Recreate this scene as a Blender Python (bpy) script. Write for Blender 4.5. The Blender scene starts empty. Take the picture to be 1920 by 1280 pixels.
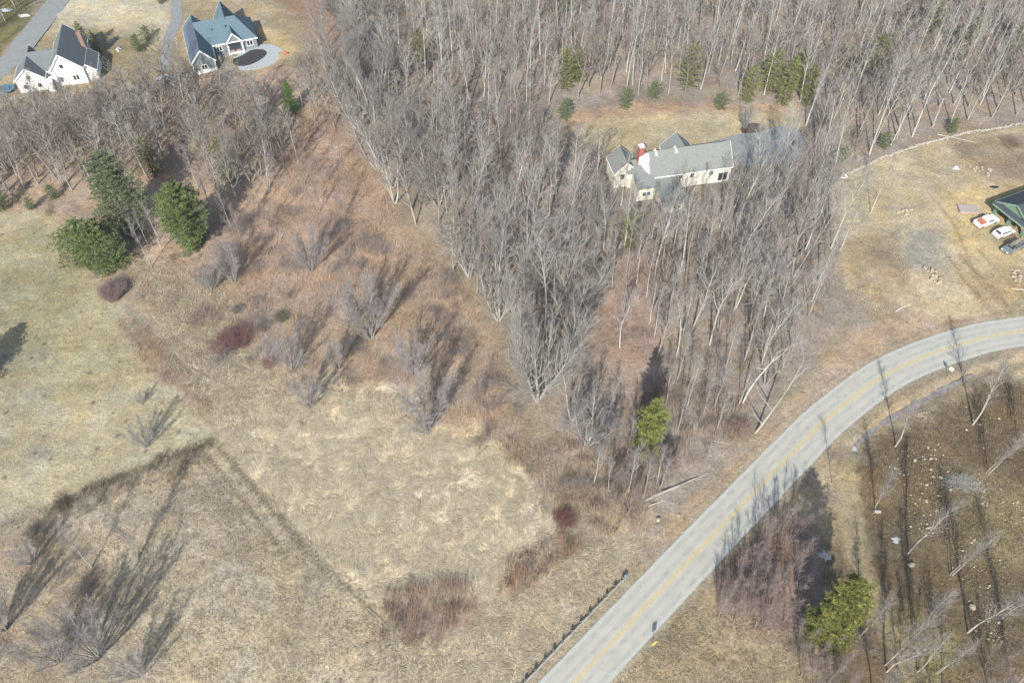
import bpy, math, random
import numpy as np
from mathutils import Vector
R = math.radians
sc = bpy.context.scene
# ---------------------------------------------------------------- camera
CAMH, FPX, PITCH = 115.0, 1493.0, R(50)
cam_d = bpy.data.cameras.new('camera'); cam = bpy.data.objects.new('camera', cam_d)
sc.collection.objects.link(cam); sc.camera = cam
cam.location = (0, 0, CAMH); cam.rotation_euler = (R(90) - PITCH, 0, 0)
cam_d.sensor_width = 36; cam_d.lens = 36 * FPX / 1920; cam_d.clip_start = 1; cam_d.clip_end = 6000
# ---------------------------------------------------------------- sky + sun
SUN_AZ, SUN_EL = 12.6, 35.0          # direction the shadows run (from +Y towards +X), elevation
w = bpy.data.worlds.new('World'); sc.world = w; w.use_nodes = True
nt = w.node_tree; nt.nodes.clear()
sky = nt.nodes.new('ShaderNodeTexSky'); sky.sky_type = 'NISHITA'; sky.sun_disc = False
sky.sun_elevation = R(SUN_EL); sky.sun_rotation = R(180 + SUN_AZ); sky.dust_density = 1.5
bg = nt.nodes.new('ShaderNodeBackground'); bg.inputs[1].default_value = 0.115
wo = nt.nodes.new('ShaderNodeOutputWorld')
nt.links.new(sky.outputs[0], bg.inputs[0]); nt.links.new(bg.outputs[0], wo.inputs[0])
sd = bpy.data.lights.new('sun', 'SUN'); so = bpy.data.objects.new('sun', sd); sc.collection.objects.link(so)
sd.energy = 4.2; sd.angle = R(0.5); sd.color = (1.0, 0.955, 0.88)
so.location = (-30, -60, 160)
so.rotation_euler = Vector((math.sin(R(SUN_AZ)) * math.cos(R(SUN_EL)), math.cos(R(SUN_AZ)) * math.cos(R(SUN_EL)), -math.sin(R(SUN_EL)))).to_track_quat('-Z', 'Y').to_euler()
sc.view_settings.view_transform = 'Standard'; sc.view_settings.look = 'None'
sc.view_settings.exposure = 1.02; sc.view_settings.gamma = 1

rnd = random.Random(7); rng = np.random.default_rng(7)
sP, cP = math.sin(PITCH), math.cos(PITCH)
def at(u, v, z=0.0):
    """ground position of something measured in the photograph"""
    x = (u - 960) / FPX; y = -(v - 640) / FPX
    Y = cP + y * sP; Z = -sP + y * cP; t = (z - CAMH) / Z
    return (x * t, Y * t)
def px(X, Y, Z=0.0):
    """numpy: world -> pixel (used only to ask which photographed zone a ground point lies in)"""
    dz = Z - CAMH; d = Y * cP - dz * sP; up = Y * sP + dz * cP
    return 960 + FPX * X / d, 640 - FPX * up / d
# ---------------------------------------------------------------- numpy noise
_perm = rng.random((256, 256))
def vnoise(x, y, off=0):
    x = np.asarray(x, float) + 57.3 * off + 1000; y = np.asarray(y, float) + 91.7 * off + 1000
    xi = np.floor(x).astype(int); yi = np.floor(y).astype(int); fx = x - xi; fy = y - yi
    fx = fx * fx * (3 - 2 * fx); fy = fy * fy * (3 - 2 * fy)
    g = lambda a, b: _perm[a % 256, b % 256]
    return (g(xi, yi) * (1 - fx) + g(xi + 1, yi) * fx) * (1 - fy) + (g(xi, yi + 1) * (1 - fx) + g(xi + 1, yi + 1) * fx) * fy
def fbm(x, y, off=0, n=4):
    s = 0; a = 1; t = 0
    for k in range(n):
        s = s + a * vnoise(np.asarray(x) * 2 ** k, np.asarray(y) * 2 ** k, off + 3 * k); t += a; a *= .5
    return s / t
def sdist(X, Y, poly):
    """signed distance (negative inside) to a world polygon"""
    P = np.array(poly); Q = np.roll(P, -1, 0); d = np.full(X.shape, 1e9); ins = np.zeros(X.shape, bool)
    for (ax, ay), (bx, by) in zip(P, Q):
        ex, ey = bx - ax, by - ay; L = ex * ex + ey * ey + 1e-9
        t = np.clip(((X - ax) * ex + (Y - ay) * ey) / L, 0, 1)
        d = np.minimum(d, np.hypot(X - ax - t * ex, Y - ay - t * ey))
        c = ((ay > Y) != (by > Y)) & (X < (bx - ax) * (Y - ay) / (by - ay + 1e-12) + ax); ins ^= c
    return np.where(ins, -d, d)
def ldist(X, Y, line):
    d = np.full(np.shape(X), 1e9)
    for (ax, ay), (bx, by) in zip(line[:-1], line[1:]):
        ex, ey = bx - ax, by - ay; L = ex * ex + ey * ey + 1e-9
        t = np.clip(((X - ax) * ex + (Y - ay) * ey) / L, 0, 1)
        d = np.minimum(d, np.hypot(X - ax - t * ex, Y - ay - t * ey))
    return d
W = lambda pts, z=0: [at(u, v, z) for u, v in pts]
def smooth_line(pts, n=12):
    out = []; P = [pts[0]] + list(pts) + [pts[-1]]
    for i in range(1, len(P) - 2):
        p0, p1, p2, p3 = [np.array(q) for q in P[i - 1:i + 3]]
        for k in range(n):
            t = k / n
            out.append(tuple(.5 * ((2 * p1) + (p2 - p0) * t + (2 * p0 - 5 * p1 + 4 * p2 - p3) * t * t + (3 * p1 - p0 - 3 * p2 + p3) * t ** 3)))
    out.append(tuple(pts[-1])); return out
# ---------------------------------------------------------------- roads
_up = W([(780, 1520), (1013, 1280), (1220, 1060), (1423, 853), (1510, 767), (1627, 677), (1780, 620), (1920, 593), (2200, 560)])
_lo = W([(905, 1520), (1138, 1280), (1345, 1060), (1543, 850), (1610, 788), (1715, 717), (1830, 668), (1925, 648), (2200, 612)])
ROAD = smooth_line([((a[0] + b[0]) / 2, (a[1] + b[1]) / 2) for a, b in zip(_up, _lo)], 14)
ROADW = 6.9
LANE = smooth_line(W([(150, -60), (110, 0), (79, 40), (50, 76), (15, 118), (-60, 175)]), 8)
DRIVE = smooth_line(W([(338, -40), (331, 0), (331, 40), (321, 60), (314, 83), (312, 105), (306, 135)]), 8)
# ---------------------------------------------------------------- terrain
def hgt(X, Y):
    X = np.asarray(X, float); Y = np.asarray(Y, float)
    m = np.clip((ldist(X, Y, ROAD[::3]) - 4.5) / 5, 0, 1)
    h = (fbm(X / 9, Y / 9, 2) - .5) * .8 * m
    for (u, v, r, a) in MOUNDS:
        cx, cy = at(u, v); h = h + a * np.exp(-((X - cx) ** 2 + (Y - cy) ** 2) / (r * r))
    h = h - .45 * np.exp(-(ldist(X, Y, DITCH) / 1.2) ** 2)
    return h * np.clip((Y - 5) / 15, 0, 1)
MOUNDS = [(1640, 500, 6, 1.1), (1655, 545, 6, .9), (330, 900, 10, .4)]
DITCH = W([(1600, 840), (1660, 790), (1760, 735), (1825, 700), (1925, 672)])
H1 = lambda x, y: float(hgt(np.array([x]), np.array([y]))[0])
# ---------------------------------------------------------------- materials
MATS = {}
def mat(name, col=(.5, .5, .5), rough=.8, metal=0, attr=None, var=.0, scale=2.0, bump=0, spec=.3, vscale=None, trans=0, island=0):
    if name in MATS: return MATS[name]
    m = bpy.data.materials.new(name); MATS[name] = m; m.use_nodes = True; n = m.node_tree.nodes; l = m.node_tree.links
    b = n['Principled BSDF']; b.inputs['Roughness'].default_value = rough; b.inputs['Metallic'].default_value = metal
    b.inputs['Specular IOR Level'].default_value = spec
    if attr:
        a = n.new('ShaderNodeAttribute'); a.attribute_name = attr; src = a.outputs['Color']
    else:
        c = n.new('ShaderNodeRGB'); c.outputs[0].default_value = (*col, 1); src = c.outputs[0]
    if var:
        g = n.new('ShaderNodeNewGeometry'); t = n.new('ShaderNodeTexNoise'); t.inputs['Scale'].default_value = scale; t.inputs['Detail'].default_value = 6
        l.new(g.outputs['Position'], t.inputs['Vector'])
        r = n.new('ShaderNodeMapRange'); r.inputs['From Min'].default_value = .25; r.inputs['From Max'].default_value = .75
        r.inputs['To Min'].default_value = 1 - var; r.inputs['To Max'].default_value = 1 + var; l.new(t.outputs['Fac'], r.inputs['Value'])
        x = n.new('ShaderNodeVectorMath'); x.operation = 'SCALE'; l.new(src, x.inputs[0]); l.new(r.outputs[0], x.inputs['Scale']); src = x.outputs[0]
        if bump:
            bp = n.new('ShaderNodeBump'); bp.inputs['Strength'].default_value = bump; bp.inputs['Distance'].default_value = .1
            l.new(t.outputs['Fac'], bp.inputs['Height']); l.new(bp.outputs[0], b.inputs['Normal'])
    if island:
        g = n.new('ShaderNodeNewGeometry'); r = n.new('ShaderNodeMapRange'); r.inputs['To Min'].default_value = 1 - island; r.inputs['To Max'].default_value = 1 + island
        l.new(g.outputs['Random Per Island'], r.inputs['Value'])
        x = n.new('ShaderNodeVectorMath'); x.operation = 'SCALE'; l.new(src, x.inputs[0]); l.new(r.outputs[0], x.inputs['Scale']); src = x.outputs[0]
    l.new(src, b.inputs['Base Color']); return m
def tag(o, label=None, cat=None, group=None, kind=None):
    if label: o['label'] = label
    if cat: o['category'] = cat
    if group: o['group'] = group
    if kind: o['kind'] = kind
    return o
def link(o, parent=None):
    sc.collection.objects.link(o)
    if parent: o.parent = parent
    return o
def np_mesh(name, V, F, m, col=None, smooth=False):
    """V (n,3), F (k,c) same-size faces"""
    me = bpy.data.meshes.new(name); V = np.asarray(V, np.float32); F = np.asarray(F, np.int32); c = F.shape[1]
    me.vertices.add(len(V)); me.vertices.foreach_set('co', V.ravel())
    me.loops.add(F.size); me.loops.foreach_set('vertex_index', F.ravel())
    me.polygons.add(len(F)); me.polygons.foreach_set('loop_start', np.arange(0, F.size, c, dtype=np.int32))
    me.polygons.foreach_set('loop_total', np.full(len(F), c, np.int32))
    if smooth: me.polygons.foreach_set('use_smooth', np.ones(len(F), bool))
    me.update(calc_edges=True)
    if col is not None:
        a = me.color_attributes.new('Col', 'FLOAT_COLOR', 'POINT')
        a.data.foreach_set('color', np.concatenate([col, np.ones((len(V), 1))], 1).astype(np.float32).ravel())
    me.materials.append(m); return me
def empty(name, loc, rz=0, **k):
    o = bpy.data.objects.new(name, None); o.location = loc; o.rotation_euler = (0, 0, rz); o.empty_display_size = .3
    return tag(link(o), **k)
class MB:
    """collects boxes, prisms, tubes; builds ONE mesh"""
    def __init__(s): s.v = []; s.f = []
    def add(s, vs, fs):
        n = len(s.v); s.v += [tuple(q) for q in vs]; s.f += [tuple(i + n for i in f) for f in fs]; return s
    def box(s, x0, x1, y0, y1, z0, z1):
        return s.add([(x0, y0, z0), (x1, y0, z0), (x1, y1, z0), (x0, y1, z0), (x0, y0, z1), (x1, y0, z1), (x1, y1, z1), (x0, y1, z1)],
                     [(3, 2, 1, 0), (4, 5, 6, 7), (0, 1, 5, 4), (1, 2, 6, 5), (2, 3, 7, 6), (3, 0, 4, 7)])
    def slab(s, quad, th):
        """thick sheet below a planar polygon"""
        q = [Vector(p) for p in quad]; nrm = (q[1] - q[0]).cross(q[2] - q[0]).normalized(); n = len(q)
        if nrm.z < 0: nrm = -nrm
        lo = [p - nrm * th for p in q]
        return s.add(q + lo, [tuple(range(n)), tuple(range(2 * n - 1, n - 1, -1))] + [(i, i + n, (i + 1) % n + n, (i + 1) % n) for i in range(n)])
    def prism(s, pts2, z0, z1):
        n = len(pts2)
        return s.add([(x, y, z0) for x, y in pts2] + [(x, y, z1) for x, y in pts2],
                     [tuple(range(n - 1, -1, -1)), tuple(range(n, 2 * n))] + [(i, (i + 1) % n, (i + 1) % n + n, i + n) for i in range(n)])
    def profile(s, pts, y0, y1, ins=0):
        """side profile (x,z) extruded along y; ins pulls upper points inward"""
        n = len(pts); zt = max(p[1] for p in pts); zb = min(p[1] for p in pts)
        g = lambda z: ins * max(0, (z - zb) / (zt - zb + 1e-9) - .45) / .55
        return s.add([(x, y0 + g(z), z) for x, z in pts] + [(x, y1 - g(z), z) for x, z in pts],
                     [tuple(range(n)), tuple(range(2 * n - 1, n - 1, -1))] + [(i + 1 if i + 1 < n else 0, i, i + n, (i + 1) % n + n) for i in range(n)])
    def tube(s, a, b, r0, r1=None, n=8):
        r1 = r0 if r1 is None else r1; a = Vector(a); b = Vector(b); d = (b - a).normalized()
        u = d.orthogonal().normalized(); v = d.cross(u)
        vs = [a + (u * math.cos(2 * math.pi * i / n) + v * math.sin(2 * math.pi * i / n)) * r0 for i in range(n)] + \
             [b + (u * math.cos(2 * math.pi * i / n) + v * math.sin(2 * math.pi * i / n)) * r1 for i in range(n)]
        return s.add(vs, [(i, (i + 1) % n, (i + 1) % n + n, i + n) for i in range(n)] + [tuple(range(n - 1, -1, -1)), tuple(range(n, 2 * n))])
    def build(s, name, m, parent=None, **k):
        me = bpy.data.meshes.new(name); me.from_pydata(s.v, [], s.f); me.update(); me.materials.append(m)
        bm_fix(me); o = bpy.data.objects.new(name, me); link(o, parent); return tag(o, **k)
def bm_fix(me):
    import bmesh
    bm = bmesh.new(); bm.from_mesh(me); bmesh.ops.recalc_face_normals(bm, faces=bm.faces); bm.to_mesh(me); bm.free()
def ribbon(name, line, width, z, m, rough_edge=0, follow=False, **k):
    P = np.array(line); T = np.gradient(P, axis=0); T /= np.linalg.norm(T, axis=1)[:, None]; N = np.stack([-T[:, 1], T[:, 0]], 1)
    wd = width if np.ndim(width) else np.full(len(P), width)
    cols = [-.5, -.25, 0, .25, .5]; V = []
    for c in cols:
        j = 0
        if rough_edge and abs(c) == .5: j = (fbm(P[:, 0] / 1.5, P[:, 1] / 1.5, 9 + c) - .5) * rough_edge
        q = P + N * (wd * c + j)[:, None]
        zz = hgt(q[:, 0], q[:, 1]) + z if follow else np.full(len(P), z)
        V.append(np.column_stack([q, zz]))
    n = len(P); V = np.concatenate(V); F = [(a * n + i, (a + 1) * n + i, (a + 1) * n + i + 1, a * n + i + 1) for a in range(4) for i in range(n - 1)]
    F = [f[::-1] for f in F]
    o = bpy.data.objects.new(name, np_mesh(name, V, F, m)); link(o); return tag(o, **k)
# ================================================================ GROUND
def lin(r, g, b, k=1.85):
    f = lambda c: (c / 255 / 12.92 if c / 255 < .04 else ((c / 255 + .055) / 1.055) ** 2.4)
    c = np.array([f(r), f(g), f(b)]) / k; return (c * .86 + .14 * c.mean()) * np.array([.975, 1.0, 1.03])
# zones measured in the photograph, unprojected to the ground: (polygon px, colour, edge softness m, wobble m, noise amount)
Z = []
def zone(poly, c, soft=1.0, wob=1.5, dens=1.0): Z.append((W(poly), lin(*c), soft, wob, dens))
zone([(-200, 100), (640, -80), (760, 430), (900, 560), (960, 760), (1000, 830), (860, 830), (600, 700), (420, 800), (250, 560), (180, 510), (0, 400), (-200, 400)], (186, 160, 131), 2, 3)     # brush strip
zone([(560, 190), (700, 300), (760, 420), (700, 520), (560, 560), (420, 560), (480, 380)], (190, 158, 130), 2.5, 4, .8)
zone([(-200, 400), (95, 395), (185, 520), (400, 815), (330, 850), (100, 938), (-200, 1010)], (188, 172, 132), .35, .5)   # mown field
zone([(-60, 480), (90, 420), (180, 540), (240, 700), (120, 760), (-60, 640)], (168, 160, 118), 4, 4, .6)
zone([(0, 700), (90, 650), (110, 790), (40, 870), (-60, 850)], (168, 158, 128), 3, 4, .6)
zone([(60, 840), (330, 780), (400, 815), (330, 850), (60, 935)], (196, 186, 152), 2, 3, .6)
zone([(240, 480), (420, 520), (440, 640), (560, 700), (700, 720), (640, 790), (420, 810), (330, 720), (230, 580)], (180, 161, 128), 2, 2, .8)
zone([(330, 560), (400, 560), (470, 640), (480, 700), (380, 730), (320, 640)], (165, 152, 124), 2, 3, .7)
zone([(220, 600), (300, 640), (390, 750), (400, 775), (330, 745), (250, 650)], (172, 140, 112), 1.8, 2.5, .7)
zone([(-200, 1010), (100, 938), (410, 815), (560, 980), (720, 1130), (860, 1400), (-200, 1400)], (196, 178, 145), .8, 1)     # rough field lower left
zone([(300, 880), (400, 850), (470, 960), (380, 1040), (320, 980)], (184, 164, 136), 2, 2, .5)
zone([(-50, 1010), (120, 960), (230, 1050), (200, 1180), (100, 1290), (-50, 1290)], (172, 150, 124), 3, 4, .6)
zone([(380, 820), (440, 770), (600, 720), (760, 740), (880, 830), (990, 900), (1050, 990), (1010, 1060), (920, 1110), (700, 1130), (560, 980)], (228, 206, 164), 2.6, 5.5)   # matted pale grass
zone([(720, 1110), (860, 1085), (900, 1150), (840, 1200), (760, 1215), (715, 1170)], (176, 148, 124), 1.5, 2, .85)
zone([(700, 1160), (860, 1200), (1060, 1050), (1180, 1000), (1240, 1010), (1060, 1230), (990, 1330), (760, 1330)], (198, 178, 142), 2, 2)
zone([(940, 1060), (1060, 1000), (1080, 1030), (1000, 1100), (930, 1120)], (165, 132, 104), 1.5, 2, .7)
zone([(940, 830), (1110, 820), (1190, 960), (1150, 1010), (1050, 960), (990, 900)], (188, 164, 136), 2.5, 4, .7)
zone([(670, 750), (740, 745), (760, 790), (720, 810), (670, 790)], (172, 140, 112), 1, 1.5, .8)
zone([(560, -80), (640, 100), (760, 300), (830, 450), (900, 520), (960, 650), (1010, 750), (1100, 850), (1200, 1010), (1250, 1000), (1330, 900), (1440, 780), (1500, 700), (1590, 600), (1560, 330), (1740, 262), (2150, 180), (2150, -80)], (168, 151, 132), 2, 3)     # leaf litter in the woods
zone([(1100, 480), (1230, 470), (1240, 700), (1200, 760), (1120, 640)], (190, 154, 130), 3, 3, .6)
zone([(1230, 1010), (1340, 900), (1450, 790), (1520, 700), (1620, 605), (1920, 560), (1990, 560), (1990, 620), (1700, 640), (1560, 740), (1200, 1110)], (186, 160, 130), .8, 1.2)   # verge
zone([(1555, 345), (1640, 300), (1740, 270), (1930, 232), (2150, 170), (2150, 570), (1880, 600), (1720, 590), (1590, 540), (1570, 450)], (200, 180, 142), .8, 1.5)   # building yard
zone([(1600, 330), (1720, 290), (1760, 330), (1700, 420), (1600, 400)], (190, 174, 136), 3, 4, .7)
zone([(1770, 260), (2000, 235), (2000, 340), (1840, 330)], (163, 142, 117), 2, 3, .8)
zone([(1700, 440), (1770, 430), (1790, 500), (1740, 520), (1690, 480)], (165, 158, 142), 2, 3, .7)
zone([(1580, 450), (1680, 440), (1710, 560), (1640, 575), (1590, 520)], (172, 150, 116), 1, 2, .8)
zone([(1765, 365), (1850, 345), (2000, 330), (2150, 350), (2150, 560), (1860, 560), (1800, 480), (1770, 440)], (200, 176, 124), 1.5, 2.5)  # yellow sand
zone([(1800, 480), (1880, 490), (1990, 560), (1900, 590), (1830, 580)], (184, 160, 118), 1.5, 2, .8)
zone([(-200, 120), (40, 100), (80, 60), (120, 0), (200, -80), (640, -80), (560, 130), (400, 140), (200, 160), (0, 210), (-200, 230)], (180, 160, 122), 1, 1.5)   # lawns by the far houses
zone([(75, 65), (110, 20), (160, -80), (328, -80), (320, 60), (290, 100), (240, 70), (180, 55), (100, 60)], (202, 186, 150), .8, 1)
zone([(-200, -80), (55, -80), (60, 37), (-10, 110), (-200, 210)], (140, 132, 84), .8, 1)
zone([(150, 55), (300, 45), (290, 110), (170, 140)], (158, 144, 104), 2, 3, .6)
zone([(480, 50), (520, 60), (560, 95), (520, 115), (480, 70)], (206, 178, 124), .8, 1)
zone([(500, 130), (560, 110), (600, 90), (560, 40), (500, -20), (640, -60), (640, 120)], (165, 128, 104), 2, 2, .8)
zone([(1060, 235), (1130, 205), (1290, 200), (1420, 200), (1490, 205), (1500, 240), (1420, 262), (1200, 290), (1130, 290)], (204, 184, 142), .8, 1.5)   # lawn behind cream house
zone([(1060, 215), (1180, 192), (1330, 195), (1500, 195), (1498, 214), (1380, 210), (1240, 214), (1120, 225), (1062, 245)], (192, 160, 126), .8, 1.2, .9)
zone([(1150, 240), (1330, 226), (1470, 236), (1300, 250)], (180, 168, 122), 2, 2, .5)
zone([(1195, 1115), (1340, 1000), (1530, 860), (1600, 800), (1720, 730), (1830, 680), (1990, 640), (1990, 700), (1850, 720), (1660, 820), (1560, 920), (1540, 1100), (1300, 1400), (1000, 1400), (1140, 1290)], (186, 164, 128), .8, 1)   # lower verge
zone([(1180, 1200), (1320, 1130), (1480, 1200), (1560, 1400), (1050, 1400)], (180, 160, 122), 2, 2, .8)
zone([(1330, 1050), (1450, 950), (1530, 980), (1540, 1200), (1360, 1180)], (158, 130, 112), 1.5, 2)
zone([(1560, 900), (1660, 820), (1850, 720), (2150, 660), (2150, 1400), (1560, 1400), (1540, 1150)], (130, 110, 82), 1.5, 2.5)   # dark stony slope
zone([(1660, 830), (1760, 790), (1900, 740), (1990, 900), (1880, 940), (1820, 880), (1720, 920)], (122, 100, 74), 2, 4, .8)
zone([(1780, 860), (1920, 900), (1920, 1060), (1820, 1060)], (150, 134, 94), 2, 3, .7)
zone([(1560, 880), (1600, 860), (1620, 960), (1640, 1080), (1700, 1180), (1760, 1290), (1700, 1290), (1640, 1180), (1590, 1060), (1560, 960)], (176, 158, 118), .8, 1.2, .9)  # grassy track
zone([(1700, 1130), (1790, 1180), (1800, 1290), (1740, 1290)], (170, 158, 92), 1.5, 2, .6)
def ground_col(X, Y):
    C = np.tile(lin(165, 148, 120), (len(X), 1))
    wx = (fbm(X / 3.5, Y / 3.5, 5) - .5) * 2; wy = (fbm(X / 3.5, Y / 3.5, 15) - .5) * 2
    w1 = (fbm(X / .9, Y / .9, 25) - .5)
    for poly, c, soft, wob, dens in Z:
        P = np.array(poly); mnx, mny = P.min(0) - 8; mxx, mxy = P.max(0) + 8
        k = np.where((X > mnx) & (X < mxx) & (Y > mny) & (Y < mxy))[0]
        if not len(k): continue
        d = sdist(X[k] + wx[k] * wob, Y[k] + wy[k] * wob, poly) + w1[k] * soft
        a = np.clip(.5 - d / (2 * soft), 0, 1)[:, None] * dens
        C[k] = C[k] * (1 - a) + c * a
    # patchy wear of the real surface
    n = fbm(X / 6, Y / 6, 40, 5); C *= (.70 + .60 * n)[:, None] * (.85 + .30 * fbm(X / 16, Y / 16, 140, 2))[:, None]
    n2 = fbm(X / 4.2, Y / 4.2, 50, 4); C[:, 0] *= 1 + .16 * (n2 - .5); C[:, 2] *= 1 - .34 * (n2 - .5)
    # gravel shoulders and worn strips
    dr = ldist(X, Y, ROAD); a = np.clip(1 - (dr - 3.5) / 1.0, 0, 1)[:, None] * .75; C = C * (1 - a) + lin(176, 162, 135) * a
    a = (np.exp(-((dr - 4.9) / .35) ** 2) * .35 * (fbm(X, Y, 60) > .42))[:, None]; C = C * (1 - a) + lin(110, 105, 82) * a
    for line, wd, col, k in TRACKS:
        a = (np.exp(-(ldist(X + w1 * .5, Y + w1 * .5, line) / wd) ** 2) * k)[:, None] * np.clip(.3 + 1.4 * fbm(X / 1.5, Y / 1.5, 70), 0, 1)[:, None]
        C = C * (1 - a) + lin(*col) * a
    return C
TRACKS = [(W([(395, 815), (520, 960), (600, 1050), (700, 1150), (760, 1260)]), .22, (108, 100, 78), .75),
          (W([(420, 830), (540, 985), (640, 1090), (730, 1190)]), .2, (120, 108, 84), .6),
          (W([(395, 860), (450, 930), (520, 1020)]), .25, (104, 96, 76), .8), (W([(370, 865), (430, 945), (500, 1030)]), .22, (110, 100, 78), .7), (W([(408, 840), (480, 925), (560, 1020), (640, 1110)]), .22, (104, 96, 76), .7), (W([(345, 880), (400, 965), (455, 1050)]), .2, (104, 96, 76), .6), (W([(410, 835), (500, 945), (590, 1055)]), .16, (100, 92, 72), .7), (W([(385, 850), (455, 940), (540, 1050)]), .16, (100, 92, 72), .7), (W([(350, 880), (420, 960), (470, 1030)]), .2, (115, 104, 82), .5),
          (W([(185, 520), (250, 620), (330, 730), (400, 815)]), .3, (196, 182, 146), .6),
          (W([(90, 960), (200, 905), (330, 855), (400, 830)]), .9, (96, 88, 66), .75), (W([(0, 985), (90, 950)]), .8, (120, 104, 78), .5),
          (W([(1800, 480), (1860, 540), (1900, 590)]), .5, (150, 124, 90), .7), (W([(1770, 470), (1820, 540), (1870, 595)]), .4, (150, 126, 92), .7), (W([(1740, 360), (1790, 420), (1830, 520), (1890, 590)]), .35, (158, 134, 98), .6),
          (W([(1835, 470), (1890, 530), (1940, 575)]), .4, (155, 134, 98), .5),
          (W([(1660, 300), (1700, 400), (1690, 480)]), .6, (205, 186, 140), .4),
          (W([(0, 115), (40, 70), (62, 40)]), .6, (90, 92, 60), .5), (W([(-10, 90), (50, 45)]), .5, (84, 86, 52), .5)]
fx = np.arange(-168, 168.1, .5); fy = np.arange(14, 262.1, .5)
xs = np.concatenate([[-3000, -1200, -600, -350, -240, -195], fx, [195, 240, 350, 600, 1200, 3000]])
ys = np.concatenate([[-2000, -600, -200, -60, -15, 5], fy, [280, 320, 420, 700, 1400, 3500]])
GX, GY = np.meshgrid(xs, ys); X = GX.ravel(); Y = GY.ravel(); nx, ny = len(xs), len(ys)
Zg = hgt(X, Y) + np.where((np.abs(X) < 168) & (Y < 262) & (Y > 14), (fbm(X / .8, Y / .8, 33, 3) - .5) * .22 * np.clip((ldist(X, Y, ROAD) - 3.8) / 2, 0, 1), 0)
_dl = np.minimum(ldist(X, Y, LANE), ldist(X, Y, DRIVE)); Zg = Zg - np.clip(1 - (_dl - 2.2) / 1.5, 0, 1) * (Zg + 0)
i = np.arange(nx * ny).reshape(ny, nx)
F = np.stack([i[:-1, :-1], i[:-1, 1:], i[1:, 1:], i[1:, :-1]], -1).reshape(-1, 4)
def ground_mat():
    m = bpy.data.materials.new('ground'); m.use_nodes = True; n = m.node_tree.nodes; l = m.node_tree.links; b = n['Principled BSDF']
    b.inputs['Roughness'].default_value = .95; b.inputs['Specular IOR Level'].default_value = .1
    a = n.new('ShaderNodeAttribute'); a.attribute_name = 'Col'; g = n.new('ShaderNodeNewGeometry'); src = a.outputs['Color']; hs = []
    for s, lo, hi, det in ((.45, .86, 1.14, 5), (2.2, .74, 1.26, 6), (7.5, .76, 1.24, 3)):
        t = n.new('ShaderNodeTexNoise'); t.inputs['Scale'].default_value = s; t.inputs['Detail'].default_value = det; t.inputs['Distortion'].default_value = .6
        l.new(g.outputs['Position'], t.inputs['Vector'])
        r = n.new('ShaderNodeMapRange'); r.inputs['From Min'].default_value = .3; r.inputs['From Max'].default_value = .7; r.inputs['To Min'].default_value = lo; r.inputs['To Max'].default_value = hi
        l.new(t.outputs['Fac'], r.inputs['Value']); x = n.new('ShaderNodeVectorMath'); x.operation = 'SCALE'
        l.new(src, x.inputs[0]); l.new(r.outputs[0], x.inputs['Scale']); src = x.outputs[0]; hs.append(t)
    bp = n.new('ShaderNodeBump'); bp.inputs['Strength'].default_value = .6; bp.inputs['Distance'].default_value = .25
    l.new(hs[1].outputs['Fac'], bp.inputs['Height']); bp2 = n.new('ShaderNodeBump'); bp2.inputs['Strength'].default_value = .5; bp2.inputs['Distance'].default_value = .08
    l.new(hs[2].outputs['Fac'], bp2.inputs['Height']); l.new(bp.outputs[0], bp2.inputs['Normal']); l.new(bp2.outputs[0], b.inputs['Normal'])
    l.new(src, b.inputs['Base Color']); return m
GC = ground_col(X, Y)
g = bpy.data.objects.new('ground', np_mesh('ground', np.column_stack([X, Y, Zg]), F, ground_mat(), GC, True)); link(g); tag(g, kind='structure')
# roads ----------------------------------------------------------
asph = mat('asphalt', lin(202, 198, 182), .85, var=.1, scale=.35, bump=.05)
asph2 = mat('asphalt_lane', lin(158, 160, 156), .9, var=.1, scale=.6)
ribbon('road', ROAD, ROADW, .05, asph, .25, kind='structure')
def wheel_paths():
    P = np.array(ROAD); T = np.gradient(P, axis=0); T /= np.linalg.norm(T, axis=1)[:, None]; return P, np.stack([-T[:, 1], T[:, 0]], 1)
P_, N_ = wheel_paths()
yel = mat('road_paint', lin(214, 188, 112, 1.6), .7, var=.25, scale=3)
for off in (-.16, .16): ribbon('road_marking', P_ + N_ * off, .17, .056, yel, kind='structure')
worn = mat('asphalt_worn', lin(194, 190, 175), .8, var=.14, scale=.8)
for off in (-2.55, -1.05, 1.05, 2.55): ribbon('road_wear', P_ + N_ * off, .62, .053, worn, .5, kind='structure')
pal = mat('asphalt_edge', lin(202, 202, 190), .85, var=.1, scale=1.2)
for off in (-3.15, 3.15): ribbon('road_edge', P_ + N_ * off, .4, .054, pal, .25, kind='structure')
ribbon('lane', LANE, 6.8, .05, asph2, .3, kind='structure')
ribbon('driveway', DRIVE, 3.0, .055, asph2, .3, kind='structure')
# driveway of the cream house
dpoly = smooth_line(W([(1330, 268), (1400, 250), (1480, 238), (1505, 262), (1500, 300), (1430, 312), (1360, 306)]), 6)
o = MB().prism([(x, y) for x, y in dpoly], -.35, .28).build('driveway', asph2, kind='structure')
icem = mat('ice', lin(166, 154, 146, 2.1), .6, var=.4, scale=1.2, spec=.25)
dl = np.array(smooth_line(DITCH[:4], 14)); n_ = len(dl)
ribbon('water', dl, 2.6 * np.clip(fbm(np.arange(n_) / 3., np.zeros(n_), 3) * 1.7 - .35, .06, 1) * np.sin(np.linspace(.15, 3, n_)), -.24, icem, .8, follow=False, kind='structure')

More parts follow.
